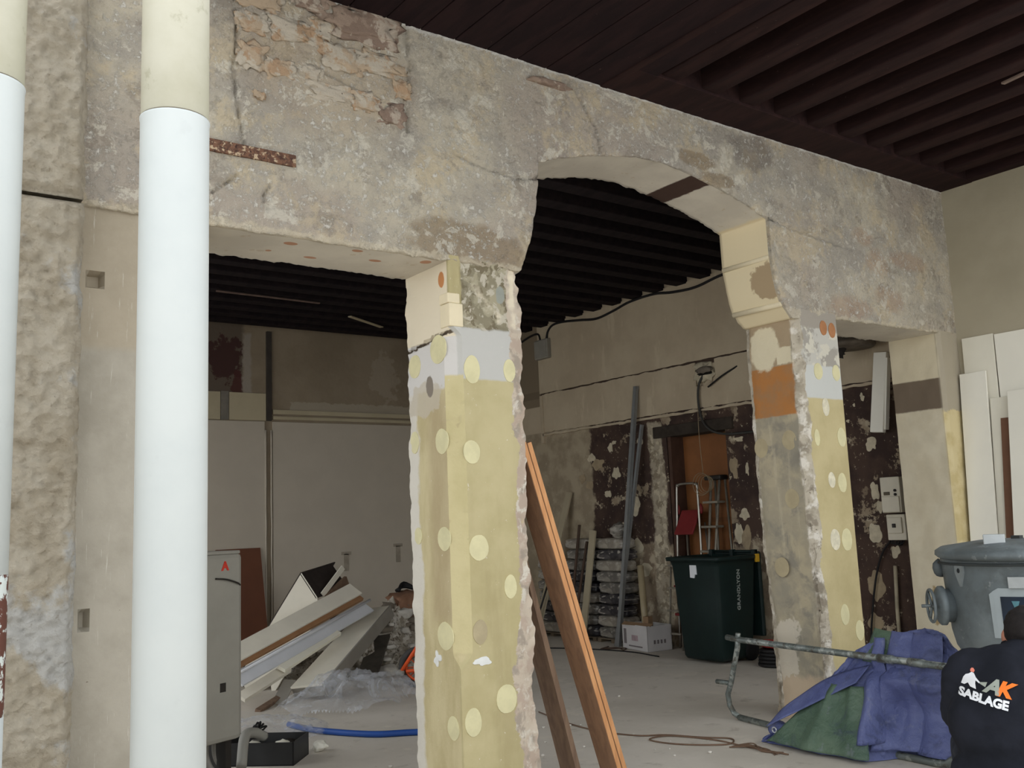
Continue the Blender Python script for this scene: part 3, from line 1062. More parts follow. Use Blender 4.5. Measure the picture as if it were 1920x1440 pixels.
tube('top_rail', fw([(5.324, 4.77, .563), (5.31, 4.651, .556), (5.128, 2.97, .548)]), .021, M_galv, fr, 12)
tube('upright', fw([(5.312, 4.655, .60), (5.313, 4.67, .5), (5.322, 4.76, .25), (5.325, 4.80, .165), (5.325, 4.79, .09), (5.322, 4.75, .04), (5.315, 4.69, .0215)]), .019, M_galv, fr, 12)
tube('bottom_rail', fw([(5.315, 4.70, .0215), (5.2, 4.05, .0215), (5.13, 3.40, .0215), (5.11, 3.14, .0215), (5.105, 3.05, .03), (5.11, 2.985, .08), (5.125, 2.97, .2), (5.13, 2.985, .55)]), .021, M_galv, fr, 12)
tube('spigot', fw([(5.325, 4.78, .245), (5.34, 4.91, .24)]), .017, M_galv, fr, 10)
tube('collar', fw([(5.175, 3.46, .551), (5.167, 3.36, .5505)]), .026, M_galv, fr, 12)
tube('collar', fw([(5.155, 3.25, .55), (5.147, 3.15, .549)]), .025, M_galv, fr, 12)


# ------------------------------------------------------------ tarpaulin
def m_tarp(name, a, b):
    g = G(name)
    c = g.mix(g.ramp(g.noise(3, 6), .35, .65), a, b)
    c = g.mix(g.m('MULTIPLY', g.ramp(g.noise(9, 7, .7), .58, .66), .3), c, rgb(140, 142, 156))
    c = g.mix(g.m('MULTIPLY', g.ramp(g.noise(5, 7, .65, .8), .47, .36), .45), c, rgb(52, 58, 84))
    h = g.m('ADD', g.noise(16, 5, .6, .6), g.m('MULTIPLY', g.noise(60, 4), .3))
    return g.end(c, .5, h, .6, .02, 0, .4)


M_tblue = m_tarp('blue_tarpaulin', rgb(84, 92, 138), rgb(102, 110, 154))
M_tgreen = m_tarp('green_tarpaulin_lining', rgb(72, 94, 78), rgb(92, 112, 92))
TH = [(4.17, .02), (4.02, .12), (3.88, .27), (3.76, .45), (3.66, .57), (3.5, .66), (3.38, .69), (3.25, .73), (3.12, .70), (3.0, .60), (2.88, .45)]


def tarp_h(y):
    for (a, ha), (b, hb) in zip(TH, TH[1:]):
        if b <= y <= a:
            return ha + (hb - ha) * (a - y) / (a - b)
    return TH[0][1] if y > TH[0][0] else TH[-1][1]


def tarp_x(z):
    K = [(0, 4.92), (.1, 4.97), (.2, 5.03), (.3, 5.09), (.42, 5.15), (.5, 5.21), (.58, 5.27), (.72, 5.36), (.8, 5.42)]
    for (a, xa), (b, xb) in zip(K, K[1:]):
        if a <= z <= b:
            return xa + (xb - xa) * (z - a) / (b - a)
    return K[-1][1]


def tarp_off(y, z):
    # towards the pot the sheet hangs behind the bottom rail
    return .25 * smooth(3.46, 3.32, y) * (1 - smooth(.22, .5, z))


tp = thing('tarpaulin', 'crumpled blue tarpaulin with green lining heaped over the tube frame', 'tarpaulin', (5.15, 3.5, 0))


def fold(y, t):
    """pleats that run from the top of the heap down and fan out"""
    u = (y - 3.42) / (.25 + .75 * (1 - t))
    a = .0
    for ph, fq, am in ((.3, 9, .030), (1.7, 15, .018), (.9, 5, .035)):
        a += am * (abs(math.sin(u * fq + ph)) ** .6 - .6)
    return a


NY, NT = 110, 46
V, F = [], []
for i in range(NY + 1):
    y0 = 4.17 - 1.29 * i / NY
    H = tarp_h(y0)
    for j in range(NT + 1):
        t = j / NT
        z = H * (1 - (1 - t) ** 1.15)
        xx = tarp_x(z) + tarp_off(y0, z)
        f = fold(y0, t)
        w = .35 + .65 * math.sin(math.pi * min(1, t * 1.05)) if t < .95 else .5
        w *= .5 + .5 * smooth(4.15, 3.8, y0)
        x_ = xx + f * w * 1.25 + .012 * fbm(y0, t, 2, 7) - .055 * noise.ridged_multi_fractal(Vector((y0 * 3.2 + t * 1.4, t * 2.2 - y0, 1.7)), .9, 2.1, 3, 1, 2) * .5 * w
        z_ = max(.004, z + .014 * fbm(y0, t, 7, 6) * (1 if t > .1 else 0))
        if .50 < z_ < .60:
            x_ = max(x_, 5.2)
        V.append((x_ - 5.15, y0 - 3.5 + .02 * fbm(y0, t, 9, 5), z_))
b0 = len(V)
for i in range(NY + 1):                                  # the far side of the heap falls back to the floor
    y0 = 4.17 - 1.29 * i / NY
    H = tarp_h(y0)
    for j in range(1, 9):
        t = j / 8
        V.append((.24 + .22 * t + .03 * fbm(y0, t, 4, 4) + (0 if H > .3 else -.1), y0 - 3.5, max(.004, H * (1 - t) ** 1.3)))
for i in range(NY):
    for j in range(NT):
        a = i * (NT + 1) + j
        F.append((a, a + 1, a + NT + 2, a + NT + 1))
    a, b = i * (NT + 1) + NT, (i + 1) * (NT + 1) + NT
    F.append((a, b0 + i * 8, b0 + (i + 1) * 8, b))
    for j in range(7):
        a = b0 + i * 8 + j
        F.append((a, a + 1, a + 9, a + 8))
raw('blue_sheet', V, F, M_tblue, tp, True)


def flap(name, pts_fn, n, m, mat):
    V, F = [], []
    for i in range(n + 1):
        for j in range(m + 1):
            V.append(pts_fn(i / n, j / m))
    for i in range(n):
        for j in range(m):
            a = i * (m + 1) + j
            F.append((a, a + m + 1, a + m + 2, a + 1))
    o = raw(name, V, F, mat, tp, True)
    md = o.modifiers.new('thickness', 'SOLIDIFY')
    md.thickness = .004
    return o


def green(u, v):
    # triangular turned-out lining: wide at the floor, narrow at the top
    z = .03 + .36 * v
    yl, yr = 4.10 - .32 * v ** .9, 3.38 + .14 * v
    y = yl + (yr - yl) * u
    x = tarp_x(z) - .075 - .04 * math.sin(math.pi * u) * (1 - .4 * v) + .022 * fbm(y, z, 3, 6) + .025 * abs(math.sin(u * 7 + v))
    return (x - 5.15, y - 3.5, z)


flap('green_lining', green, 40, 24, M_tgreen)


def green_top(u, v):
    z = .52 + .185 * v
    y = 3.60 - .20 * u - .02 * v
    return (tarp_x(z) - .012 - .02 * math.sin(math.pi * u) - 5.15, y - 3.5, z - .02 * u * v)


flap('green_fold', green_top, 14, 10, M_tgreen)


def pleat(ya, yb, za, zb, k, w):
    def fn(u, v):
        z = za + (zb - za) * v
        y = ya + (yb - ya) * v + (u - .5) * w * (1.2 - .5 * v)
        x = tarp_x(z) + tarp_off(y, z) - .05 - .06 * math.sin(math.pi * u) * (1 - .55 * v) + .018 * fbm(y, z, k, 8)
        if z > .46:
            x = max(x, 5.196)
        return (x - 5.15, y - 3.5, z)
    return fn


flap('blue_pleat', pleat(3.30, 3.36, .06, .70, 2, .20), 14, 26, M_tblue)
flap('blue_pleat', pleat(3.42, 3.50, .10, .66, 5, .10), 10, 26, M_tblue)
flap('blue_pleat', pleat(3.10, 3.20, .05, .70, 8, .26), 14, 26, M_tblue)


def upper_left(u, v):
    # blue edge that folds down over the lining
    a = Vector((5.0, 4.10, .10)) * (1 - u) + Vector((5.10, 3.55, .40)) * u
    z = a.z + .015 + .09 * v + .05 * v * math.sin(u * 3.1)
    y = a.y - .03 * v
    return (tarp_x(z) - .10 + .06 * v + .012 * fbm(y, z, 6, 8) - 5.15, y - 3.5, z)


flap('blue_fold', upper_left, 30, 8, M_tblue)
hem = spline([(5.12, 4.14, .05), (5.02, 4.08, .05), (4.95, 3.92, .045), (4.93, 3.74, .05), (4.95, 3.58, .055), (5.02, 3.46, .05), (5.06, 3.40, .03)], 6)
tube('rolled_hem', [p - Vector((5.15, 3.5, 0)) for p in hem], [.035 + .012 * nz(i, 1, 1, .7) for i in range(len(hem))], M_tblue, tp, 10)
lump('corner', (4.99 - 5.15, 4.08 - 3.5, .065), (.05, .09, .065), M_tblue, tp, 3, .25, 4)
bm = bmesh.new()
addtube(bm, [(4.935 - 5.15, 4.085 - 3.5 + .016 * math.cos(a * .5236), .085 + .016 * math.sin(a * .5236)) for a in range(12)], .005, 6, False, True)
frombm('eyelet', bm, simple('zinc_eyelet', rgb(210, 212, 214), .35, .05, 8, .7), tp, True)

# ------------------------------------------------------------ sandblasting pot
PX, PY = 5.03, 2.49
M_pot = G('grey_pot_enamel')
_c = blotch(M_pot, [rgb(100, 108, 111), rgb(116, 124, 126), rgb(88, 94, 95)], 2.5, None, .1)
_c = M_pot.mix(M_pot.m('MULTIPLY', M_pot.ramp(M_pot.noise(14, 7, .7), .60, .68), .4), _c, rgb(164, 168, 166))
M_pot = M_pot.end(_c, .55, M_pot.noise(30, 5), .15, .006, .15)
pot = thing('sandblasting_pot', 'large grey steel sandblasting pot with domed lid and round side hatch', 'machine', (PX, PY, 0))
lathe('vessel', [(.34, 1.175), (.375, 1.17), (.378, 1.15), (.372, 1.13), (.352, .80), (.335, .72), (.30, .66), (.12, .36), (.08, .34)], M_pot, pot, 56)
lathe('lid', [(.30, 1.158), (.385, 1.172), (.398, 1.185), (.396, 1.205), (.37, 1.222), (.2, 1.248), (.0, 1.255)], M_pot, pot, 56, Matrix.Rotation(math.radians(1.4), 4, Vector((.465, -.885, 0))))
# local frame for the pot: towards camera, and image-left
vc = Vector((-PX, -PY, 0)).normalized()
vl = Vector((-vc.y, vc.x, 0)) * -1
if vl.dot(Vector((-.8, .6, 0))) < 0:
    vl = -vl
UP = Vector((0, 0, 1))


def potdir(a):
    """unit vector in plan, a degrees from camera-facing towards image-left"""
    a = math.radians(a)
    return vc * math.cos(a) + vl * math.sin(a)


def basis(ex, ey, ez, o):
    M = Matrix((ex, ey, ez)).transposed().to_4x4()
    M.translation = o
    return M


for a in (60, 180, 300):
    q = potdir(a)
    tube('leg', [q * .31 + UP * .70, q * .34 + UP * .3, q * .36 + UP * .0], .022, M_pot, pot, 10)
# side hatch with hand wheel, towards image-left
q = potdir(72)
sx = UP.cross(q)
Mh = basis(sx, UP, q, q * .335 + UP * .925)
lathe('hatch', [(.085, 0), (.085, .05), (.10, .055), (.10, .075), (.088, .085), (.05, .10), (.02, .105)], M_pot, pot, 28, Mh)
bm = bmesh.new()
addtube(bm, [Mh @ Vector((.082 * math.cos(a * math.pi / 12), .082 * math.sin(a * math.pi / 12), .118)) for a in range(24)], .008, 8, False, True)
for a in (0, 2 * math.pi / 3, 4 * math.pi / 3):
    addtube(bm, [Mh @ Vector((0, 0, .115)), Mh @ Vector((.08 * math.cos(a), .08 * math.sin(a), .118))], .007, 6)
addtube(bm, [Mh @ Vector((0, 0, .09)), Mh @ Vector((0, 0, .165))], .009, 8)
frombm('hand_wheel', bm, M_pot, pot, True)
# lifting lug and hook
for a, z, nm in ((47, 1.10, 'lifting_lug'), (-40, 1.10, 'lifting_lug')):
    q = potdir(a)
    s_ = UP.cross(q)
    Ml = basis(s_, UP, q, q * .368 + UP * z)
    bm = bmesh.new()
    vs = [(-.028, .035), (.028, .035), (.028, .0), (.0, -.07), (-.028, -.0)]
    f0 = [bm.verts.new(Ml @ Vector((x_, y_, .014))) for x_, y_ in vs]
    f1 = [bm.verts.new(Ml @ Vector((x_, y_, -.01))) for x_, y_ in vs]
    bm.faces.new(f0)
    bm.faces.new(f1[::-1])
    for k in range(5):
        bm.faces.new((f0[k], f1[k], f1[(k + 1) % 5], f0[(k + 1) % 5]))
    o = frombm(nm, bm, simple('lug_grey', rgb(124, 130, 130), .5), pot)
    disc('lug_hole', Ml @ Vector((0, .01, .014)), .010, .012, s_, UP, .002, simple('hole_dark', rgb(40, 42, 44), .8), o)
q = potdir(88)
lump('hook', q * .385 + UP * 1.11, (.03, .03, .05), M_pot, pot, 2, .2, 2)
tube('hose_rail', [potdir(a) * .385 + UP * (1.142 + .0 * a) for a in range(80, -90, -8)], .006, simple('dark_seal', rgb(58, 62, 62), .7), pot, 6)
M_al = simple('brushed_plate', rgb(176, 180, 180), .4, .08, 6, .5)
q = potdir(20)
o = box('lid_bracket', -.05, .05, -.02, .02, 1.225, 1.285, M_al, pot, .004, basis(vl, vc, UP, potdir(28) * .22 - UP * .0))
box('slot', -.02, .02, -.022, .022, 1.245, 1.27, simple('slot_dark', rgb(60, 62, 60), .7), o)


def curved_plate(name, a0, a1, z0, z1, r0, r1, mat, par, cut=0):
    """plate wrapped round the pot between two angles"""
    n = 14
    V, F = [], []
    for i in range(n + 1):
        a = a0 + (a1 - a0) * i / n
        for z in (z0, z1):
            rr = .352 + (.372 - .352) * (z - .80) / .33
            zz = z
            if cut and abs(a - max(a0, a1)) < cut[0] and z == z1:
                zz = z1 - cut[1] * (1 - abs(a - max(a0, a1)) / cut[0])
            V.append(potdir(a) * (rr + r0) + UP * zz)
            V.append(potdir(a) * (rr + r1) + UP * zz)
    for i in range(n):
        a = i * 4
        F += [(a + 1, a + 3, a + 7, a + 5), (a, a + 4, a + 6, a + 2), (a, a + 1, a + 5, a + 4), (a + 2, a + 6, a + 7, a + 3)]
    F += [(0, 2, 3, 1), (n * 4, n * 4 + 1, n * 4 + 3, n * 4 + 2)]
    return raw(name, V, F, mat, par)


M_lgrey = simple('pale_grey_paint', rgb(150, 158, 160), .5, .05, 5)
M_navy = simple('navy_sign', rgb(24, 36, 52), .4, .2, 6)
curved_plate('logo_backing', 24, -24, .79, 1.03, -.004, .004, M_lgrey, pot, (6, .03))
sg = curved_plate('logo_panel', 16, -16, .80, .99, .002, .007, M_navy, pot)
pl = curved_plate('rating_plate', 9, -9, 1.032, 1.085, .004, .022, M_al, pot)

M_white = simple('white_print', rgb(226, 228, 232), .6, .02)
M_orange = simple('orange_print', rgb(236, 120, 36), .6, .03)
M_gprint = simple('grey_print', rgb(150, 156, 146), .6, .05)


def text_bm(txt, size, bold=.0, shear=0, space=1.0):
    cu = bpy.data.curves.new('txt', 'FONT')
    cu.body = txt
    cu.size = size
    cu.offset = bold
    cu.shear = shear
    cu.space_character = space
    cu.resolution_u = 4
    o = bpy.data.objects.new('txt', cu)
    COL.objects.link(o)
    bpy.context.view_layer.update()
    me = bpy.data.meshes.new_from_object(o.evaluated_get(bpy.context.evaluated_depsgraph_get()))
    bm = bmesh.new()
    bm.from_mesh(me)
    bpy.data.objects.remove(o)
    bpy.data.curves.remove(cu)
    bpy.data.meshes.remove(me)
    return bm


def finish_print(name, bm, mapper, mat, par, cuts=0, th=.0015):
    """map the flat print (x, y) through mapper(x, y) -> (point, normal); gives it a little thickness"""
    bmesh.ops.triangulate(bm, faces=list(bm.faces))
    for _ in range(cuts):
        long_ = [e for e in bm.edges if e.calc_length() > .012]
        if not long_:
            break
        bmesh.ops.subdivide_edges(bm, edges=long_, cuts=1)
        bmesh.ops.triangulate(bm, faces=list(bm.faces))
    V, F = [], []
    bm.verts.index_update()
    n = len(bm.verts)
    top, bot = [], []
    for v in bm.verts:
        p, nn = mapper(v.co.x, v.co.y)
        top.append(p + nn * th)
        bot.append(p - nn * th)
    for f in bm.faces:
        idx = [v.index for v in f.verts]
        F.append(idx)
        F.append([k + n for k in idx][::-1])
    for e in bm.edges:
        if len(e.link_faces) == 1:
            a, b = e.verts[0].index, e.verts[1].index
            F.append((a, b, b + n, a + n))
    bm.free()
    return raw(name, top + bot, F, mat, par)


def pot_map(x, y):
    z = .895 + y
    a = -math.degrees(x / .37)
    rr = .352 + (.372 - .352) * (z - .80) / .33
    q = potdir(a)
    return q * (rr + .0085) + UP * z, q


def shift(bm, dx, dy):
    for v in bm.verts:
        v.co.x += dx
        v.co.y += dy
    return bm


finish_print('logo_letter', shift(text_bm('A', .085, .004, .25), -.045, -.02), pot_map, M_white, sg)
finish_print('logo_letter', shift(text_bm('K', .085, .004, .25), .01, -.02), pot_map, M_orange, sg)
finish_print('logo_lettering', shift(text_bm('SABLAGE', .034, .001, 0), -.073, -.055), pot_map, M_white, sg)
bm = bmesh.new()
bm.faces.new([bm.verts.new(p) for p in ((-.055, .075, 0), (-.02, .075, 0), (-.037, .02, 0))])
finish_print('logo_spray', bm, pot_map, simple('teal_print', rgb(84, 130, 140), .5), sg, 2)

# ------------------------------------------------------------ timbers leaning on the yellow pier
def m_timber(name, a, b):
    g = G(name)
    v = g.scaled((9, 9, .8))
    c = g.mix(g.ramp(g.noise(3, 6, .6, .4, v), .35, .65), a, b)
    return g.end(c, .7, g.noise(8, 5, .6, 0, v), .15, .004)


M_tim = m_timber('shaded_brown_timber', rgb(128, 98, 76), rgb(146, 112, 86))  # wide faces of the pair, their shadow put into the brown
M_timo = m_timber('lit_orange_timber', rgb(190, 134, 88), rgb(204, 150, 102))  # narrow front edges of the same planks, coloured as if lit
M_timd = m_timber('old_brown_timber', rgb(112, 90, 74), rgb(132, 108, 88))


def timber(label, p, q, w, t, mat, grp=None, emat=None):
    """plank: width w runs along +Y from the given front line, thickness t perpendicular"""
    p, q = Vector(p), Vector(q)
    root = thing('timber_plank', label, 'plank', p, grp)
    M, L = frame((0, 0, 0), q - p, (0, 1, 0))
    box('plank_body', 0, w, 0, t, 0, L, mat, root, .002, M)
    if emat:
        box('lit_edge', -.003, .002, .002, t - .002, .002, L - .002, emat, root, 0, M)
    return root


TG = 'timber planks leaning on the yellow pier'
timber('brown plank with an orange edge coloured as lit, inner one of two leaning together', (3.725, 4.16, .0), (3.135, 4.16, 1.88), .155, .032, M_tim, TG, M_timo)
timber('brown plank with an orange edge coloured as lit, outer one of two leaning together', (3.762, 4.16, .0), (3.172, 4.16, 1.88), .155, .032, M_tim, TG, M_timo)
timber('dull dark brown plank leaning alone behind the orange-edged pair', (3.56, 4.32, .0), (3.15, 4.32, 1.55), .15, .035, M_timd, TG)

# ------------------------------------------------------------ person crouching in front of the pot
PB = Vector((3.62, 1.86, 0))                    # point on the floor under the back
pf = Vector((.885, .465, 0)).normalized()       # the way the person faces
pr = Vector((pf.y, -pf.x, 0))                   # the person's right


def L3(r, f, z):
    return pr * r + pf * f + UP * z


def blobmesh(name, balls, limbs, mat, parent, vox=.014, smooth_it=6, noise_amp=0, ns=9):
    """one continuous skin from overlapping ellipsoids and tapered limbs (voxel union, smoothed)"""
    bm = bmesh.new()
    for c, rad in balls:
        r_ = bmesh.ops.create_icosphere(bm, subdivisions=3, radius=1)
        for v in r_['verts']:
            v.co = c + pr * (v.co.x * rad[0]) + pf * (v.co.y * rad[1]) + UP * (v.co.z * rad[2])
    for pts, rr in limbs:
        P = [p for p in pts]
        addtube(bm, P, rr, 14)
        for p, q_ in zip(P, rr):
            s_ = bmesh.ops.create_icosphere(bm, subdivisions=2, radius=q_)
            for v in s_['verts']:
                v.co += p
    bmesh.ops.recalc_face_normals(bm, faces=bm.faces)
    me = bpy.data.meshes.new('tmp')
    bm.to_mesh(me)
    bm.free()
    o = bpy.data.objects.new('tmp', me)
    COL.objects.link(o)
    md = o.modifiers.new('r', 'REMESH')
    md.mode = 'VOXEL'
    md.voxel_size = vox
    ms = o.modifiers.new('s', 'SMOOTH')
    ms.factor = .6
    ms.iterations = smooth_it
    bpy.context.view_layer.update()
    me2 = bpy.data.meshes.new_from_object(o.evaluated_get(bpy.context.evaluated_depsgraph_get()))
    bpy.data.objects.remove(o)
    if noise_amp:
        for v in me2.vertices:
            n_ = v.normal.copy()
            v.co += n_ * noise_amp * noise.fractal(Vector((v.co.x * ns, v.co.y * ns, v.co.z * ns * 1.8)), 1, 2, 3)
    me2.name = name
    me2.materials.clear()
    return link(name, me2, mat, parent, True)


ps = thing('person', 'person crouching with their back turned, in a black jacket with white and orange lettering', 'person', PB)
M_skin = simple('skin', rgb(186, 128, 104), .55, .06, 10)
M_hair = simple('black_hair', rgb(30, 25, 24), .8, .2, 40, 0, .5)
M_jkt = G('black_jacket')
M_jkt = M_jkt.end(M_jkt.mix(M_jkt.ramp(M_jkt.noise(5, 6), .35, .65), rgb(24, 26, 32), rgb(34, 36, 44)), .9, M_jkt.noise(9, 5, .6, .5), .35, .02, 0, .15)
M_trs = simple('navy_work_trousers', rgb(38, 42, 54), .9, .12, 8)
M_boot = simple('black_boot_leather', rgb(34, 30, 28), .6, .1, 10)

head = L3(.062, .15, .935)
hands = []
for s in (-1, 1):
    hands.append((L3(s * .17, .50, .62), s))
limbs = []
balls = [(head, (.078, .095, .105)), (head + L3(0, .045, -.06), (.058, .06, .06)), (L3(.01, .04, .70), (.16, .09, .2)), (L3(0, -.03, .45), (.15, .1, .12))]
limbs.append(([L3(.055, .11, .91), L3(.03, .07, .83)], [.058, .065]))
for p, s in hands:
    limbs.append(([L3(s * .16, .06, .82), L3(s * .20, .13, .61), L3(s * .195, .24, .58), p], [.045, .04, .036, .026]))
    balls.append((p + pf * .045, (.040, .048, .017)))
    for k in range(4):                                       # fingers, each its own curl
        o0 = p + pf * .085 + pr * (s * (.030 - .02 * k))
        ln = (.9, 1.05, 1.0, .8)[3 - k if s > 0 else 3 - k]
        limbs.append(([o0 - pf * .02, o0 + pf * .03 * ln - UP * .004, o0 + pf * .055 * ln - UP * .022, o0 + pf * .062 * ln - UP * .042], [.0095, .009, .0085, .007]))
    th = p + pf * .03 - pr * (s * .036)
    limbs.append(([th, th - pr * (s * .022) + pf * .03 - UP * .01, th - pr * (s * .022) + pf * .058 - UP * .02], [.0115, .0105, .008]))
    balls.append((head + pr * (s * .080) + pf * .0 + UP * -.01, (.012, .022, .032)))   # ears
balls.append((head + L3(0, .100, -.01), (.014, .022, .022)))                            # nose
balls.append((head + L3(0, .088, -.055), (.028, .016, .012)))                           # mouth
for s in (-1, 1):
    limbs.append(([L3(s * .10, -.02, .42), L3(s * .19, .36, .47), L3(s * .16, .08, .13)], [.07, .055, .042]))
body = blobmesh('body', balls, limbs, M_skin, ps, .008, 4)
M_eye = simple('eye', rgb(40, 34, 30), .3, .02)
for s in (-1, 1):
    lump('eye', head + L3(s * .03, .088, .012), (.010, .010, .008), M_eye, body, 2, 0)
blobmesh('hair', [(head + L3(0, -.012, .022), (.083, .095, .094)), (head + L3(0, -.045, -.03), (.062, .05, .06))], [], M_hair, ps, .009, 3, .004, 30)

jb = [(L3(0, -.02, .45), (.255, .15, .17)), (L3(0, -.005, .62), (.245, .15, .19)), (L3(.01, .035, .75), (.215, .145, .14)), (L3(.02, .06, .82), (.185, .125, .10)),
      (L3(.05, .085, .87), (.10, .09, .075))]
jl = []
for s in (-1, 1):
    jl.append(([L3(s * .145, .05, .83), L3(s * .185, .075, .775), L3(s * .20, .12, .62), L3(s * .195, .24, .58), L3(s * .17, .44, .62)], [.080, .078, .068, .060, .048]))
jacket = blobmesh('jacket', jb, jl, M_jkt, ps, .012, 8, .010, 7)
collar_pts = [L3(.055 + .075 * math.cos(a * math.pi / 12), .10 + .078 * math.sin(a * math.pi / 12), .895 + .012 * math.sin(a * math.pi / 12)) for a in range(24)]
bm = bmesh.new()
addtube(bm, collar_pts, .020, 8, False, True)
frombm('collar', bm, M_jkt, jacket, True)
tl = []
for s in (-1, 1):
    tl.append(([L3(s * .09, -.03, .42), L3(s * .14, .15, .47), L3(s * .19, .36, .47), L3(s * .18, .22, .30), L3(s * .16, .08, .11)], [.105, .095, .075, .072, .058]))
blobmesh('trousers', [(L3(0, -.04, .42), (.19, .14, .13))], tl, M_trs, ps, .014, 6, .008, 8)
for s in (-1, 1):
    bt = blobmesh('boot', [(L3(s * .16, .07, .085), (.05, .06, .075)), (L3(s * .165, .16, .055), (.05, .09, .045)), (L3(s * .165, .225, .045), (.046, .05, .036))], [], M_boot, ps, .01, 3)
    box('sole', -.05, .05, -.07, .25, 0, .022, simple('rubber_sole', rgb(24, 24, 24), .8), bt, .01, basis(pr, pf, UP, L3(s * .163, .05, 0)))

# the print on the back: drawn flat, then laid on the jacket
from mathutils.bvhtree import BVHTree
_jm = jacket.data
tree = BVHTree.FromPolygons([v.co.copy() for v in _jm.vertices], [tuple(p.vertices) for p in _jm.polygons])
PA = math.radians(-12)
PS = .80
back_n = -pf


def jk_map(x, y):
    x, y = x * PS, y * PS
    xr, yr = x * math.cos(PA) - y * math.sin(PA), x * math.sin(PA) + y * math.cos(PA)
    o0 = L3(-.108 + xr, -.6, .765 + yr)
    hit, nn, _, _ = tree.ray_cast(o0, pf)
    if hit is None:
        hit, nn = L3(-.108 + xr, -.12, .765 + yr), back_n
    if nn.dot(back_n) < 0:
        nn = -nn
    return hit + back_n * .0035, back_n


finish_print('jacket_lettering', shift(text_bm('SABLAGE', .051, .0024, .05, .98), -.100, -.052), jk_map, M_white, jacket, 4)
finish_print('jacket_letter', shift(text_bm('A', .088, .004, .35), .002, .000), jk_map, M_gprint, jacket, 4)
finish_print('jacket_letter', shift(text_bm('K', .088, .0045, .35), .050, .000), jk_map, M_orange, jacket, 4)


def poly_print(name, pts, mat):
    bm = bmesh.new()
    bm.faces.new([bm.verts.new((x, y, 0)) for x, y in pts])
    finish_print(name, bm, jk_map, mat, jacket, 5)


# the small worker figure: hooded suit, arms to a nozzle, wide trousers
poly_print('worker_emblem', [(-.094, .000), (-.080, .000), (-.066, .013), (-.055, .000), (-.030, -.003), (-.036, .020), (-.044, .032), (-.036, .034), (-.020, .026), (-.018, .032),
                             (-.036, .046), (-.046, .060), (-.056, .062), (-.066, .052), (-.080, .044), (-.088, .030), (-.078, .026), (-.072, .034), (-.068, .026), (-.078, .014)], M_white)
poly_print('emblem_hood', [(-.061, .062), (-.047, .063), (-.044, .072), (-.050, .080), (-.058, .079), (-.063, .071)], simple('coral_print', rgb(222, 130, 110), .6))
poly_print('emblem_spray', [(-.018, .026), (-.018, .032), (.012, .041), (.006, .018)], M_gprint)

# ------------------------------------------------------------ white boards leaning on the side wall
M_lam = simple('white_laminate', rgb(240, 236, 222), .45, .02, 2)
M_lam2 = simple('off_white_board', rgb(232, 227, 210), .55, .03, 2)
M_brb = simple('brown_hardboard', rgb(120, 86, 66), .7, .06, 4)
BG = 'boards leaning on the side wall behind the pot'


def lean(label, y0, y1, zt, dx, mat, t=.018, tilt=0, x_top=RX - .0):
    """sheet leaning on the right wall: foot dx out from the wall, top at height zt"""
    foot = Vector((x_top - dx, (y0 + y1) / 2, 0))
    top = Vector((x_top - .005, (y0 + y1) / 2 + tilt, zt))
    M, Ln = frame((0, 0, 0), top - foot, (0, 1, 0))
    w = abs(y1 - y0)
    o = box('leaning_board', -w / 2, w / 2, 0, t, 0, Ln, mat, None, .002)
    M2 = M.copy()
    M2.translation = foot
    bm = bmesh.new()
    bm.from_mesh(o.data)
    bmesh.ops.transform(bm, matrix=M, verts=list(bm.verts))
    # thickness must point away from the wall
    if (M.to_3x3() @ Vector((0, 1, 0))).x > 0:
        bmesh.ops.translate(bm, vec=M.to_3x3() @ Vector((0, -t, 0)), verts=list(bm.verts))
    mn = min(v.co.z for v in bm.verts)
    mx = max(v.co.x for v in bm.verts)
    bm.to_mesh(o.data)
    bm.free()
    o.location = (foot.x + min(0, x_top - foot.x - mx - .001), foot.y, -mn)
    return tag(o, label, 'board', BG)


lean('white board against the side wall, tallest, standing next to the end pier', 3.80, 4.06, 2.80, .10, M_lam2)
lean('narrow glossy white board in front of the tallest one by the end pier', 3.85, 4.07, 2.50, .24, M_lam, .018, .02, RX - .04)
lean('wide white sheet standing behind the brown board strip', 3.30, 3.79, 2.79, .06, M_lam, .016)
lean('narrow white board directly behind the brown board strip', 3.70, 3.88, 2.27, .18, M_lam2, .018, -.02, RX - .04)
lean('narrow brown hardboard strip between the white boards', 3.66, 3.81, 2.10, .23, M_brb, .012, -.03, RX - .07)
lean('front white sheet overlapping the brown board strip', 3.22, 3.71, 2.30, .28, M_lam, .018, -.02, RX - .095)

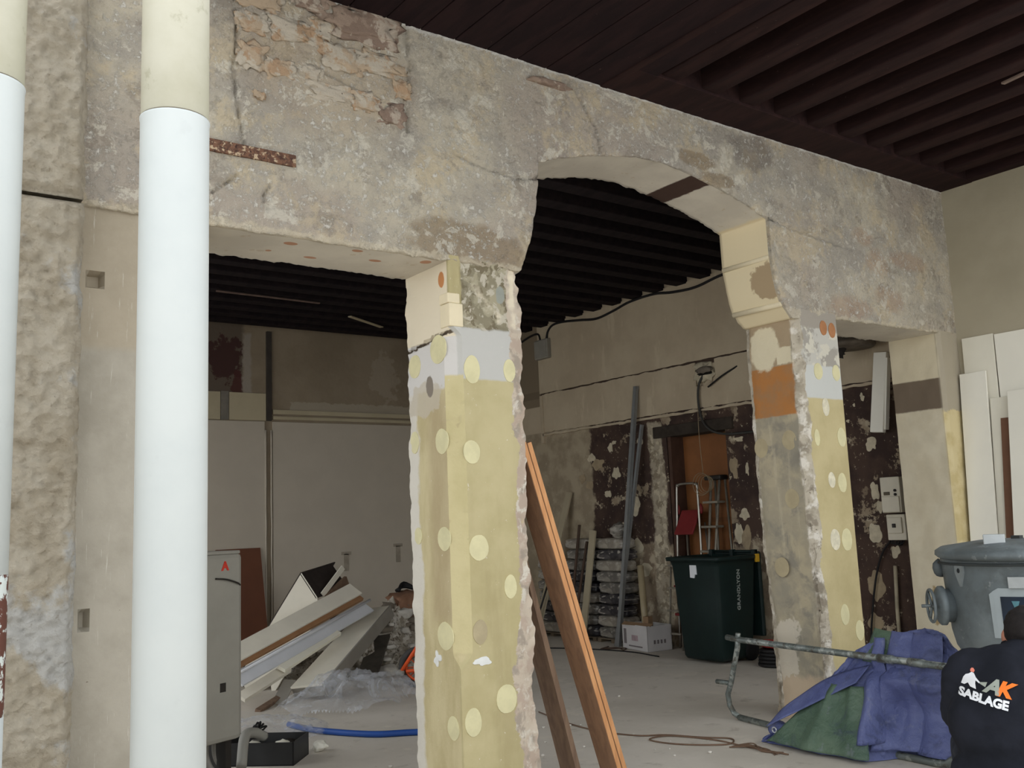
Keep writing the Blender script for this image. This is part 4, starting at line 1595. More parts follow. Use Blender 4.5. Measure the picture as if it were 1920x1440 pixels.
# ------------------------------------------------------------ right wall of the back room: patches, boxes, cables
M_flk = simple('pale_plaster_flake', rgb(206, 194, 168), .9, .1, 14)
M_flk2 = simple('beige_plaster_flake', rgb(168, 150, 122), .9, .1, 14)
FL = [(8.61, 2.28, .048, .046), (8.53, 1.97, .066, .066), (8.7, 1.73, .058, .041), (9.17, 1.94, .052, .061), (8.24, 1.56, .081, .101), (8.09, .83, .087, .066), (8.25, 1.09, .089, .086),
      (6.61, 2.2, .071, .025), (6.70, 1.93, .05, .101), (6.61, 1.42, .063, .051), (6.7, 1.23, .05, .091), (7.76, 1.69, .034, .035), (8.1, 2.31, .045, .046), (8.47, 1.35, .019, .041),
      (5.12, 2.45, .022, .035), (5.06, 2.01, .054, .056), (5.11, 1.21, .064, .091), (5.08, 1.59, .043, .071), (5.15, .73, .075, .127), (6.53, 1.88, .021, .061), (8.86, 2.1, .099, .071),
      (8.98, 2.18, .06, .051), (5.21, 2.39, .012, .015), (5.29, 2.25, .017, .015), (5.04, 1.44, .032, .051), (4.93, 1.04, .036, .051), (6.6, 1.17, .056, .111), (6.69, .79, .05, .127),
      (8.55, 2.34, .038, .025), (7.88, 1.18, .051, .046), (9.03, 1.85, .071, .051), (7.81, 2.27, .026, .02), (5.2, .4, .075, .081)]
for i, (y, z, a, b) in enumerate(FL):
    disc('plaster_flake', (RX2 - .001, y, z), a, b, (0, -1, 0), (0, 0, 1), .006, M_flk2 if i in (3, 8, 18, 20, 26, 27, 32, 30) else M_flk, wr, i * 3, 30, .6)

M_blk = simple('black_cable', rgb(30, 28, 28), .6, .05)
M_gbox = simple('grey_junction_box', rgb(150, 146, 136), .6, .05)
jb_ = thing('junction_box', 'grey junction box on the side wall under the back ceiling', 'junction box', (RX2, 9.8, 3.7))
box('box_body', -.085, .01, -.14, .14, -.13, .13, M_gbox, jb_, .015)
box('box_lid', -.095, -.083, -.125, .125, -.115, .115, M_gbox, jb_, .004)
tag(tube('ceiling_cable', spline([(RX2 - .015, 10.35, 3.88), (RX2 - .02, 10.1, 3.93), (RX2 - .02, 9.92, 3.93), (RX2 - .02, 9.87, 3.83)], 6), .014, M_blk),
    'short black cable curling into the grey junction box', 'cable')
tag(tube('ceiling_cable', spline([(RX2 - .03, 9.73, 3.83), (RX2 - .02, 9.70, 3.93), (RX2 - .018, 9.6, 3.995), (RX2 - .018, 9.4, 4.0), (RX2 - .018, 9.05, 3.955), (RX2 - .018, 8.72, 3.91), (RX2 - .018, 8.4, 3.945), (RX2 - .018, 8.1, 3.995),
                              (RX2 - .018, 7.7, 4.0), (RX2 - .018, 7.4, 3.955), (RX2 - .018, 7.05, 3.935), (RX2 - .018, 6.7, 3.98), (RX2 - .018, 6.3, 4.0)], 6), .016, M_blk),
    'long black cable sagging along the wall top under the dark ceiling', 'cable')
# broken-out hole with hanging cables
hl = struct(lump('trim_2', (RX2 + .0, 7.03, 2.98), (.03, .15, .11), M_flk, None, 3, .5, 11, .8), 'broken-out hole in the plaster band')
part(lump('hole_block', (RX2 - .03, 7.0, 2.995), (.03, .11, .035), simple('grey_mortar', rgb(120, 110, 98), .9), None, 3, .4, 4, .7), hl)
part(lump('hole_gap', (RX2 - .034, 6.98, 2.955), (.012, .10, .018), simple('hole_black', rgb(26, 22, 20), 1), None, 2, .4, 6, .7), hl)
tag(tube('wall_cable', spline([(RX2 - .02, 7.02, 2.95), (RX2 - .045, 7.08, 2.83), (RX2 - .045, 7.10, 2.65), (RX2 - .045, 7.06, 2.45), (RX2 - .045, 6.95, 2.33), (RX2 - .04, 6.75, 2.27), (RX2 - .02, 6.5, 2.26), (RX2 - .02, 6.1, 2.26)], 6), .014, simple('grey_black_cable', rgb(62, 60, 56), .6)),
    'thick grey cable hanging from the broken hole above the doorway', 'cable')
tag(tube('wall_cable', spline([(RX2 - .01, 6.55, 2.97), (RX2 - .04, 6.75, 2.89), (RX2 - .04, 6.95, 2.80)], 5), .010, M_blk), 'short bent black cable beside the broken hole', 'cable')
wc = thing('wire_coil', 'loose coil of thin wire hanging in front of the brown door', 'wire', (RX2 - .05, 7.10, 1.82))
M_wire = simple('beige_wire', rgb(150, 132, 104), .6)
tube('wire_drop', spline([(0, .0, .95), (-.01, .01, .5), (0, 0, .06)], 6), .004, M_wire, wc, 6)
for k in range(4):
    bm = bmesh.new()
    addtube(bm, [(-.01 * k, (-.05 + .02 * k) + (.09 + .01 * k) * math.cos(a * math.pi / 10), -.06 + (.085 + .012 * k) * math.sin(a * math.pi / 10)) for a in range(20)], .0035, 5, False, True)
    frombm('wire_loop', bm, M_wire, wc, True)

# meters, trunking and pipes seen past the right-hand pier
M_meter = simple('cream_meter_plastic', rgb(216, 208, 188), .5, .04, 6)
M_dk = simple('dark_plastic', rgb(44, 40, 36), .5)
mt = thing('electric_meter', 'upper cream electric meter box with a small dark display', 'meter', (RX2, 4.87, 1.54))
box('meter_body', -.10, .01, -.10, .09, -.155, .16, M_meter, mt, .008)
box('meter_cover', -.115, -.095, -.09, .08, -.15, -.01, M_meter, mt, .006)
box('display', -.104, -.098, .0, .06, .0, .03, simple('meter_display', rgb(84, 72, 48), .4), mt, .002)
for k in range(2):
    lathe('button', [(.012, 0), (.012, .012), (.004, .014)], M_dk, mt, 12, Matrix.Translation((-.1, -.055, .005 + .035 * k)) @ Matrix.Rotation(-math.pi / 2, 4, 'Y'))
mt = thing('circuit_breaker', 'lower cream breaker box with wires hanging from it', 'breaker', (RX2, 4.86, 1.255))
box('breaker_body', -.085, .01, -.10, .08, -.11, .115, M_meter, mt, .008)
box('breaker_cover', -.105, -.08, -.075, .06, -.05, .09, M_meter, mt, .006)
box('switch', -.118, -.10, -.02, .01, .0, .035, M_dk, mt, .003)
bm = bmesh.new()
for k in range(6):
    a = k * 1.1
    addtube(bm, spline([(-.05, -.06 + .018 * k, -.10), (-.075, -.05 + .022 * k, -.14 - .01 * math.sin(a)), (-.06, -.02 + .02 * math.cos(a), -.15), (-.04, .03 * math.sin(a), -.13)], 4), .006, 5)
frombm('loose_wires', bm, M_blk, mt, True)
tag(tube('wall_cable', spline([(RX2 - .03, 4.95, 1.14), (RX2 - .03, 5.05, 1.02), (RX2 - .03, 5.14, .78), (RX2 - .03, 5.22, .4), (RX2 - .03, 5.25, .15)], 6), .009, M_blk), 'thin black cable running down below the breaker box', 'cable')
tag(tube('conduit', [(RX2 - .03, 4.93, .92), (RX2 - .03, 4.95, .55), (RX2 - .03, 4.96, .0)], .017, simple('cream_conduit', rgb(190, 178, 152), .6)), 'straight cream conduit pipe below the breaker box', 'pipe')
tk = thing('trunking', 'white tapered cable trunking hanging askew above the meter box', 'trunking', (RX2 - .06, 4.86, 2.1))
board('trunking_channel', (-.03, .06, .0), (.02, -.02, .72), (0, 1, 0), .13, .05, M_lam, tk, .006)
board('trunking_side', (-.005, -.012, .02), (.01, -.09, .66), (0, 1, 0), .02, .055, M_lam, tk, .002)
box('sticker', -.012, -.004, .02, .11, .01, .08, simple('grey_sticker', rgb(128, 126, 120), .6, .3, 60), tk)
dc = thing('duct_stub', 'dented grey round duct stub under the ceiling beside the end pier', 'duct', (RX2 - .245, 5.03, 2.9))
lathe('duct_collar', [(.20, -.02), (.22, 0), (.22, .03), (.17, .05), (.17, .12)], simple('old_duct_metal', rgb(116, 106, 94), .6, .2, 8, .3), dc, 28)
lump('torn_insulation', (-.08, .12, -.05), (.06, .10, .07), simple('sooty_insulation', rgb(50, 46, 42), .95), dc, 3, .6, 3)
tube('strap', spline([(-.1, .25, .1), (-.06, .2, .02), (-.1, .12, -.06)], 6), .012, M_blk, dc, 6)

# ------------------------------------------------------------ wheelie bin
BX, BYY = 6.98, 6.34                # rim corner nearest the camera
M_bin = simple('dark_green_bin_plastic', rgb(22, 38, 36), .45, .1, 6, 0, .1)
bn = thing('wheelie_bin', 'dark green wheeled rubbish bin with a torn white sticker', 'bin', (BX + .33, BYY + .33, 0))
bm = bmesh.new()
secs = [(.03, .22, .24), (.06, .235, .255), (.55, .265, .285), (.93, .285, .305), (.985, .30, .32), (.985, .33, .345), (1.02, .335, .35), (1.025, .30, .32), (.96, .285, .30), (.2, .24, .255)]
prev = None
for z, a, b in secs:
    r_ = .04
    P = []
    for cx, cy, a0 in ((a - r_, b - r_, 0), (-a + r_, b - r_, 90), (-a + r_, -b + r_, 180), (a - r_, -b + r_, 270)):
        for k in range(4):
            t_ = math.radians(a0 + 30 * k)
            P.append(bm.verts.new((cx + r_ * math.cos(t_), cy + r_ * math.sin(t_), z)))
    if prev:
        for k in range(16):
            bm.faces.new((prev[k], prev[(k + 1) % 16], P[(k + 1) % 16], P[k]))
    else:
        bm.faces.new(P[::-1])
    prev = P
bm.faces.new(prev)
frombm('bin_body', bm, M_bin, bn, True)
for s in (-1, 1):
    lathe('wheel', [(.03, 0), (.095, .0), (.10, .01), (.10, .04), (.095, .05), (.03, .05)], simple('bin_tyre', rgb(26, 26, 26), .8), bn, 24, Matrix.Translation((.20, s * .24 - .025, .10)) @ Matrix.Rotation(-math.pi / 2, 4, 'X'))
tube('hinge_bar', [(.32, -.30, 1.05), (.32, .30, 1.05)], .014, M_bin, bn, 8)
for k in (-.28, 0, .28):
    box('hinge_lug', .28, .335, k - .02, k + .02, 1.0, 1.07, M_bin, bn, .004)
lid = box('bin_lid', .33, .375, -.31, .31, .22, 1.05, M_bin, bn, .015)
box('yellow_clip', .24, .29, -.36, -.335, .95, 1.03, simple('yellow_plastic', rgb(206, 160, 40), .5), bn, .004)
pts = [(0, .0), (.05, -.005), (.06, .03), (.085, .03), (.085, .12), (.0, .12)]
bm = bmesh.new()
xs_ = -.292
f0 = [bm.verts.new((xs_ - .001 + .012 * 0, .02 - .09 + .17 - x_ - .06, .825 + y_)) for x_, y_ in pts]
f1 = [bm.verts.new((xs_ + .02, .02 - .09 + .17 - x_ - .06, .825 + y_)) for x_, y_ in pts]
bm.faces.new(f0)
bm.faces.new(f1[::-1])
for k in range(6):
    bm.faces.new((f0[k], f1[k], f1[(k + 1) % 6], f0[(k + 1) % 6]))
frombm('sticker', bm, M_white, bn)
Mt = basis(UP, Vector((-1, 0, 0)), Vector((0, -1, 0)), Vector((.03, -.302, .60)))


def bin_map(x, y):
    z = .50 + x
    return Vector((.04 - y, -(.285 + (z - .55) * .0526) - .0025, z)), Vector((0, -1, 0))


finish_print('bin_lettering', text_bm('GRANDLYON', .06, .0016, 0, 1.08), bin_map, simple('pale_print', rgb(160, 166, 160), .6), bn, 0, .001)

# ------------------------------------------------------------ things standing round the doorway
M_alu = simple('aluminium_tube', rgb(176, 172, 162), .35, .06, 12, .8)
M_aluw = simple('worn_aluminium', rgb(150, 142, 128), .5, .1, 12, .5)
M_red = simple('red_step_plastic', rgb(128, 44, 44), .55, .06)
ld = thing('stepladder', 'folding stepladder with a chrome hoop and red plastic steps', 'ladder', (7.87, 7.41, 0))
fx = -.08
tube('hoop', spline([(fx - .06, .20, .0), (fx - .03, .18, .9), (fx, .155, 1.70), (fx, .135, 1.76), (fx, .09, 1.78), (fx, -.09, 1.78), (fx, -.135, 1.76), (fx, -.155, 1.70), (fx - .03, -.18, .9), (fx - .06, -.20, .0)], 6), .013, M_alu, ld, 8)
for s in (-1, 1):
    tube('rear_leg', [(.06, s * .19, .0), (.02, s * .14, 1.35)], .011, M_aluw, ld, 8)
for z, w_ in ((.35, .19), (.65, .18), (.95, .17)):
    box('step', fx - .12, fx + .03, -w_, w_, z, z + .03, M_red, ld, .006)
board('red_platform', (fx - .09, 0, 1.22), (fx + .06, 0, 1.48), (0, 1, 0), .27, .025, M_red, ld, .006)
for s in (-1, 1):
    lump('red_knuckle', (fx + .02, s * .17, 1.50), (.025, .025, .06), M_red, ld, 2, .1, 2)
ld = thing('stepladder', 'worn aluminium stepladder standing half folded by the doorway edge', 'ladder', (7.86, 7.09, 0))
for s in (-1, 1):
    tube('rail', [(-.10, .14 + s * .03, .0), (-.02, -.06 + s * .06, 1.82)], .015, M_aluw, ld, 8)
    tube('back_rail', [(.07, -.05 + s * .13, .0), (.02, -.09 + s * .07, 1.80)], .013, M_aluw, ld, 8)
for k in range(6):
    z = .25 + .26 * k
    yc = .14 - .20 * z / 1.82
    box('tread', -.16 + .066 * z - .06, -.14 + .066 * z + .05, yc - .12, yc + .09, z, z + .025, M_aluw, ld, .004)
box('ladder_cap', -.07, .06, -.17, .06, 1.80, 1.85, M_dk, ld, .01)
SB = 'wooden slats beside the doorway'
for i, (y0, y1, zt, lab) in enumerate(((6.79, 6.75, 1.68, 'pale wooden slat leaning beside the worn stepladder, the taller one'), (6.73, 6.72, 1.42, 'short pale wooden slat at the doorway edge'))):
    tag(board('wooden_strip', (7.82, y0 + .1, 0), (7.95, y1 + .1, zt), (0, 1, 0), .05, .02, M_flk), lab, 'slat', SB)
# a thin folded ladder behind the bin
ld = thing('folded_ladder', 'thin folded aluminium ladder standing behind the rubbish bin', 'ladder', (7.63, 7.54, 0))
for s in (-1, 1):
    tube('stile', [(-.05, s * .10 - .02, 0), (.05, s * .07, 1.0)], .010, M_aluw, ld, 8)
for k in range(4):
    box('rung', -.06 + .025 * k, -.03 + .025 * k, -.11, .10, .16 + .24 * k, .18 + .24 * k, M_aluw, ld)
# metal studs
M_stud = simple('galvanised_stud', rgb(150, 152, 152), .45, .06, 10, .5)
SG = 'metal studs leaning by the bags'


def stud(label, p, q_, w, d):
    t = thing('metal_stud', label, 'metal stud', p, SG)
    M, Ln = frame((0, 0, 0), Vector(q_) - Vector(p), (0, 1, 0))
    box('web', -w / 2, w / 2, -.002, .002, 0, Ln, M_stud, t, 0, M)
    box('flange', -w / 2, -w / 2 + .003, -d, .002, 0, Ln, M_stud, t, 0, M)
    box('flange', w / 2 - .003, w / 2, -d, .002, 0, Ln, M_stud, t, 0, M)


stud('tall galvanised metal stud leaning by the plastic wrapped bags', (7.37, 8.23, 0), (7.715, 8.06, 2.96), .05, .04)
stud('shorter galvanised metal stud leaning behind the tall one', (7.40, 8.30, 0), (7.72, 8.0, 2.5), .035, .03)
# cardboard box with a tube and a block
M_card = simple('white_carton', rgb(206, 202, 200), .7, .03, 5)
M_kraft = simple('kraft_carton', rgb(150, 122, 94), .8, .06, 6)
cb = thing('cardboard_box', 'open white printed cardboard box on the floor by the bin', 'box', (7.46, 7.84, 0))
Mx = Matrix.Rotation(math.radians(-9), 4, 'Z')
bm = bmesh.new()
W2, D2, H2 = .24, .16, .27
for a in ((-D2, -D2 + .006, -W2, W2), (D2 - .006, D2, -W2, W2), (-D2, D2, -W2, -W2 + .006), (-D2, D2, W2 - .006, W2)):
    addbox(bm, a[0], a[1], a[2], a[3], 0, H2, Mx)
addbox(bm, -D2, D2, -W2, W2, 0, .006, Mx)
frombm('carton', bm, M_card, cb)
M_pr = simple('grey_carton_print', rgb(132, 124, 124), .7)
bm = bmesh.new()
addbox(bm, -D2 - .0015, -D2 + .001, .16, .21, .06, .22, Mx)
addbox(bm, -D2 - .0015, -D2 + .001, -.14, .12, .035, .05, Mx)
for k in range(4):
    addbox(bm, -.08 + .045 * k, -.055 + .045 * k, -W2 - .0015, -W2 + .001, .08, .12, Mx)
frombm('carton_print', bm, M_pr, cb)
bm = bmesh.new()
addbox(bm, -D2 - .0015, -D2 + .001, -.06, .06, .10, .16, Mx)
frombm('pink_print', bm, simple('pink_print', rgb(186, 164, 166), .7), cb)
board('carton_flap', (-D2, 0, H2 - .005), (-D2 + .05, 0, H2 + .02), (0, 1, 0), W2 * 1.9, .004, M_kraft, cb, 0)
tag(tube('cardboard_tube', [(7.48, 7.86, .03), (7.66, 8.09, .88)], .038, simple('glossy_kraft_tube', rgb(178, 162, 130), .35, .05, 5), None, 16), 'long pale cardboard tube standing in the white box', 'tube')
tag(box('wooden_block', 7.36, 7.43, 7.70, 7.78, .006, .36, M_kraft, None, .003), 'small brown wooden block sticking out of the white box', 'block')

# ------------------------------------------------------------ bags stacked against the dark wall
def m_bag(name, a, b):
    g = G(name)
    c = g.mix(g.ramp(g.noise(7, 6, .6, .8), .42, .58), a, b)
    c = g.mix(g.ramp(g.noise(3.5, 5, .6, .5, g.scaled((1, 2.2, 6))), .56, .60), c, rgb(176, 170, 160))
    return g.end(c, .3, g.noise(14, 5, .6, .8), .4, .01, 0, .5)


M_bags = [m_bag('grey_wrapped_bag', rgb(104, 100, 94), rgb(146, 140, 130)), m_bag('dark_printed_bag', rgb(52, 50, 54), rgb(84, 80, 80)), m_bag('pale_wrapped_bag', rgb(140, 132, 120), rgb(172, 164, 150))]
bag_me = {}


def bag(k, x, y, z, rz, h, stack_label, grp):
    key = (k, round(h, 3))
    if key not in bag_me:
        o = lump('cement_bag', (0, 0, h / 2), (.118, .275, h * .52), M_bags[k % 3], None, 4, .10, k + 1, .45, 2.2)
        bag_me[key] = o
    else:
        o = bag_me[key].copy()
        COL.objects.link(o)
    o.location = (x, y, z)
    o.rotation_euler = (0, 0, rz)
    return tag(o, stack_label, 'bag', grp)


ORD = ['lowest ', 'second lowest ', 'third lowest ', 'fourth lowest ', 'fifth lowest ', 'sixth lowest ', 'seventh lowest ', 'eighth lowest ', 'ninth lowest ', 'topmost ']
M_pal = simple('grey_pallet_wood', rgb(120, 106, 88), .85, .1, 6)
for i, (yc, n, lab) in enumerate(((8.48, 9, 'plastic wrapped bag in the tall stack beside the metal studs'), (9.05, 9, 'plastic wrapped bag in the stack behind the two rusty bars'),
                                   (9.62, 7, 'plastic wrapped bag in the low stack nearest the back corner'))):
    pt = thing('pallet', ['small pallet under the bags beside the metal studs', 'small pallet under the bags behind the rusty bars', 'small pallet under the low stack of bags'][i], 'pallet', (7.65, yc, 0))
    for k in range(3):
        box('bearer', -.11, .11, -.26 + .24 * k, -.20 + .24 * k, 0, .035, M_pal, pt)
    for k in range(3):
        box('deck_slat', -.115 + .08 * k, -.045 + .08 * k, -.27, .27, .035, .05, M_pal, pt)
    h = .128
    for j in range(n):
        rr = random.Random(i * 50 + j)
        bag((j * 2 + i) % 5 if j < n - 1 else 2, 7.655 - .01 * rr.random(), yc + rr.uniform(-.02, .02), .05 + j * h, rr.uniform(-.06, .06), h, ORD[j if j < n - 1 else 9] + lab, ['bags beside the metal studs', 'bags behind the rusty bars', 'bags in the low stack'][i])
tag(lump('rolled_bag', (7.63, 8.38, .05 + 9 * .128 + .085), (.10, .12, .09), M_bags[0], None, 3, .35, 9), 'crumpled empty plastic bag on top of the tall bag stack', 'bag')
M_bd = simple('pale_board', rgb(176, 164, 138), .7, .04, 3)
tag(board('leaning_board', (7.28, 9.62, 0), (7.755, 9.40, 1.78), (0, 1, -.1), .115, .018, M_bd), 'long pale board leaning on the wall beside the low bag stack', 'board')
tag(board('leaning_board', (7.41, 8.88, 0), (7.515, 8.70, 1.30), (0, 1, 0), .105, .018, M_bd), 'shorter pale board leaning upright against the bags', 'board')
M_rb = simple('rusty_bar', rgb(88, 70, 58), .8, .12, 12)
tag(tube('iron_bar', [(7.41, 9.14, 0), (7.515, 8.96, 1.37)], .018, M_rb), 'rusty iron bar leaning on the bags, the taller of two', 'bar')
tag(tube('iron_bar', [(7.41, 9.07, 0), (7.51, 8.83, 1.17)], .017, M_rb), 'rusty iron bar leaning on the bags, the shorter of two', 'bar')
M_oh = simple('orange_handle', rgb(226, 92, 44), .5, .04)
tl = thing('long_handled_tool', 'long handled tool with an orange grip leaning on the low bag stack', 'tool', (7.20, 9.62, 0))
tube('shaft', [(0, 0, 0), (.20, -.18, .74)], .012, M_dk, tl, 8)
tube('grip', [(.195, -.17, .73), (.205, -.27, .745)], .030, M_oh, tl, 10)
tube('grip_end', [(.205, -.27, .745), (.21, -.43, .775)], .022, M_dk, tl, 8)
tl = thing('hand_saw', 'hand saw with an orange handle resting by the yellow pier', 'saw', (6.92, 9.25, 0))
board('blade', (0, 0, 0.0), (.05, .3, .22), (1, 0, 0), .10, .004, M_lam2, tl)
tube('saw_handle', [(-.02, -.06, .05), (.04, .02, .13)], .028, M_oh, tl, 8)
# black cable coil with a red tool on it, behind the right pier
cc = thing('cable_coil', 'coil of black cable on the floor behind the broken pier', 'cable', (7.38, 6.03, 0))
for k in range(5):
    bm = bmesh.new()
    addtube(bm, [((.15 - .006 * k) * math.cos(a * math.pi / 12) + .01 * nz(k, a, 0, 1.7), (.15 - .006 * k) * math.sin(a * math.pi / 12), .018 + .032 * k) for a in range(24)], .018, 6, False, True)
    frombm('coil_loop', bm, M_blk, cc, True)
rd = thing('red_tool', 'small red power tool lying on the coil of black cable', 'tool', (7.38, 6.06, .163))
lump('tool_body', (0, 0, .035), (.05, .12, .04), simple('red_plastic', rgb(198, 52, 46), .4), rd, 3, .2, 2, .6)
tube('tool_grip', [(0, -.08, .03), (.02, -.17, .03)], .018, M_dk, rd, 8)

# ------------------------------------------------------------ boiler and what lies round it
M_boil = simple('grey_white_boiler_enamel', rgb(152, 149, 140), .45, .05, 3)
bo = thing('boiler', 'dirty white wall boiler casing standing on the floor behind the thick drainpipe', 'boiler', (1.80, 5.66, 0))
bo.rotation_euler.z = math.radians(20)
box('casing', -.26, .225, -.16, .18, .27, 1.33, M_boil, bo, .028)
box('top_plate', -.25, .215, -.15, .17, 1.325, 1.345, M_boil, bo, .006)
for s in (-1, 1):
    box('foot', -.02 + s * .19 - .02, -.02 + s * .19 + .02, -.10, .14, 0, .28, M_dk, bo)
for k, x_ in enumerate((-.1, .0, .09, .16)):
    tube('pipe_stub', spline([(x_, .0, .28), (x_, .0, .18), (x_ + .02, -.03, .10), (x_ + .08, -.06, .06)], 5), .02, simple('grey_pipe', rgb(140, 136, 128), .5), bo, 8)


def boil_map(x, y):
    return Vector((.07 + x, -.1615, 1.235 + y)), Vector((0, -1, 0))


finish_print('red_letter', text_bm('A', .07, .003), boil_map, simple('red_print', rgb(206, 60, 44), .5), bo)
box('control_window', .06, .10, -.1625, -.155, .55, .60, M_dk, bo)
tube('loose_wire', spline([(.02, -.168, 1.19), (.10, -.172, 1.18), (.19, -.168, 1.15), (.222, -.13, 1.13)], 5), .005, M_dk, bo, 6)
tag(board('leaning_board', (4.20, 11.22, 0), (4.20, 11.515, 1.25), (1, 0, 0), .56, .015, simple('red_brown_board', rgb(112, 70, 50), .7, .06, 3)), 'red-brown board leaning on the white back wall behind the boiler', 'board')
ty = thing('plastic_tray', 'black plastic tray of fittings on the floor beside the boiler', 'tray', (2.40, 6.10, 0))
ty.rotation_euler.z = math.radians(-42)
bm = bmesh.new()
for a in ((-.24, .24, -.15, -.142), (-.24, .24, .142, .15), (-.24, -.232, -.15, .15), (.232, .24, -.15, .15)):
    addbox(bm, a[0], a[1], a[2], a[3], 0, .14)
addbox(bm, -.24, .24, -.15, .15, 0, .008)
frombm('tray_body', bm, simple('black_tray', rgb(48, 48, 48), .5), ty)
for k in range(5):
    rr = random.Random(k)
    lump('fitting', (rr.uniform(-.15, .15), rr.uniform(-.08, .08), .09), (.05, .04, .03), [M_lam2, M_gbox, M_dk][k % 3], ty, 2, .5, k)
tb = thing('flexible_duct', 'pale flexible pipe lying over the black tray', 'pipe', (2.25, 6.0, 0))
tube('pipe_run', spline([(-.10, -.16, .05), (-.04, -.06, .2), (.05, .0, .2), (.12, .03, .16)], 6), .032, M_boil, tb, 10)
bm = bmesh.new()
for k in range(5):
    addtube(bm, spline([(.0, -.02, .16), (.05 + .02 * k, .02, .24 + .02 * math.sin(k)), (.10, .05 + .02 * k, .19)], 4), .006, 5)
frombm('wire_tangle', bm, M_blk, tb, True)

# ------------------------------------------------------------ demolition heap
g = G('plaster_rubble')
_c = blotch(g, [rgb(186, 177, 162), rgb(156, 146, 130), rgb(214, 207, 196), rgb(104, 92, 78)], 9)
M_rub = g.end(_c, .95, g.noise(20, 7, .7), .8, .03)
V, F = [], []
N1 = 64
for i in range(N1 + 1):
    for j in range(N1 + 1):
        x = 3.3 + 2.9 * i / N1
        y = 8.45 + 2.1 * j / N1
        h = .50 * math.exp(-((x - 5.3) / .55) ** 2 - ((y - 9.6) / .5) ** 2) + .30 * math.exp(-((x - 4.9) / .5) ** 2 - ((y - 9.1) / .35) ** 2) + .18 * math.exp(-((x - 4.0) / .5) ** 2 - ((y - 9.2) / .4) ** 2)
        h *= 1 + .5 * fbm(x, y, 1, 5)
        h += .05 * max(0, fbm(x, y, 4, 11)) * min(1, h * 8)
        V.append((x, y, max(-.01, h - .03)))
for i in range(N1):
    for j in range(N1):
        a = i * (N1 + 1) + j
        F.append((a, a + N1 + 1, a + N1 + 2, a + 1))
hp = raw('rubble_heap', V, F, M_rub, None, False)
hp['kind'] = 'stuff'
tag(hp, 'heap of broken grey plaster rubble under the torn-out boards', 'rubble')
M_chk = [simple('plaster_chunk', rgb(218, 212, 201), .95, .1, 12), simple('brick_chunk', rgb(150, 112, 88), .95, .1, 12), simple('grey_chunk', rgb(132, 122, 108), .95, .1, 12)]
for k in range(46):
    rr = random.Random(900 + k)
    x, y = rr.gauss(5.0, .36), rr.gauss(9.15, .25)
    x = min(5.9, max(4.45, x))
    y = max(8.5, y)
    h = .50 * math.exp(-((x - 5.3) / .55) ** 2 - ((y - 9.6) / .5) ** 2) + .30 * math.exp(-((x - 4.9) / .5) ** 2 - ((y - 9.1) / .35) ** 2)
    s = rr.uniform(.03, .085)
    tag(lump('rubble_chunk', (x, y, max(s * .4, h * (1 + .5 * fbm(x, y, 1, 5)) - .01)), (s, s * rr.uniform(.5, 1), s * rr.uniform(.35, .7)), M_chk[0 if k % 3 else 2], None, 2, .5, k, .6),
        'broken chunk of plaster lying on the rubble heap', 'rubble', 'plaster chunks on the rubble heap')

M_wb = simple('white_painted_board', rgb(232, 225, 208), .55, .04, 3)
M_wb2 = simple('bluish_white_moulding', rgb(216, 217, 220), .5, .04, 3)
M_edge = simple('bare_fibreboard_edge', rgb(170, 128, 92), .8, .06, 8)
M_gsh = simple('grey_board_and_shade', rgb(150, 144, 134), .7, .05, 4)  # grey boards, and the shadow tone on the boxed panel
NV = Vector((-.42, -.72, .55)).normalized()


def boardn(name, p, q_, n, w, t, mat, par=None, bw=.002):
    """plank p->q with its wide face turned to n, thickness going behind"""
    p, q_ = Vector(p), Vector(q_)
    d_ = (q_ - p).normalized()
    side = Vector(n).cross(d_).normalized()
    nn = d_.cross(side)
    if nn.dot(Vector(n)) < 0:
        nn = -nn
    M = Matrix((side, nn, d_)).transposed().to_4x4()
    M.translation = p
    return box(name, -w / 2, w / 2, -t, 0, 0, (q_ - p).length, mat, par, bw, M)


def T(p, o):
    return tuple(a - b for a, b in zip(p, o))


o0 = (3.7, 8.4, 0)
dp = thing('door_casing', 'long torn-out white door casing with a bare orange-brown strip along it', 'board', o0)
boardn('face_board', T((2.62, 8.02, .335), o0), T((4.40, 8.76, .85), o0), NV, .17, .02, M_wb, dp)
boardn('bare_strip', T((2.62, 7.99, .245), o0), T((4.44, 8.72, .765), o0), NV, .06, .03, M_edge, dp)
boardn('moulding', T((2.90, 7.99, .235), o0), T((4.48, 8.655, .675), o0), NV, .15, .02, M_wb2, dp)
bm = bmesh.new()
addtube(bm, [Vector(T((2.92, 7.94, .30), o0)), Vector(T((4.47, 8.60, .735), o0))], .014, 8)
frombm('bead', bm, M_wb2, dp, True)
box('block_rest', -.06, .06, -.06, .06, 0, .60, M_gsh, dp, .003, basis(Vector((1, 0, 0)), Vector((0, 1, 0)), UP, Vector(T((4.22, 8.80, 0), o0))))
o0 = (3.6, 9.0, 0)
dp = thing('duct_casing', 'white boxed-in casing with a dark open end jutting above the heap', 'board', o0)
D0 = Vector((-.62, -.05, -.86))
A_, C_, B_ = Vector((3.89, 8.92, 1.03)), Vector((3.97, 8.74, .80)), Vector((4.40, 9.22, 1.10))


def plate(name, a, b, d_, t, mat, par, o_):
    """sheet spanned by edge a-b and direction d_, with thickness t"""
    a, b = a - Vector(o_), b - Vector(o_)
    n = (b - a).cross(d_).normalized() * t
    V = [a, b, b + d_, a + d_, a + n, b + n, b + d_ + n, a + d_ + n]
    return raw(name, [tuple(v) for v in V], [(0, 1, 2, 3), (7, 6, 5, 4), (0, 4, 5, 1), (1, 5, 6, 2), (2, 6, 7, 3), (3, 7, 4, 0)], mat, par)


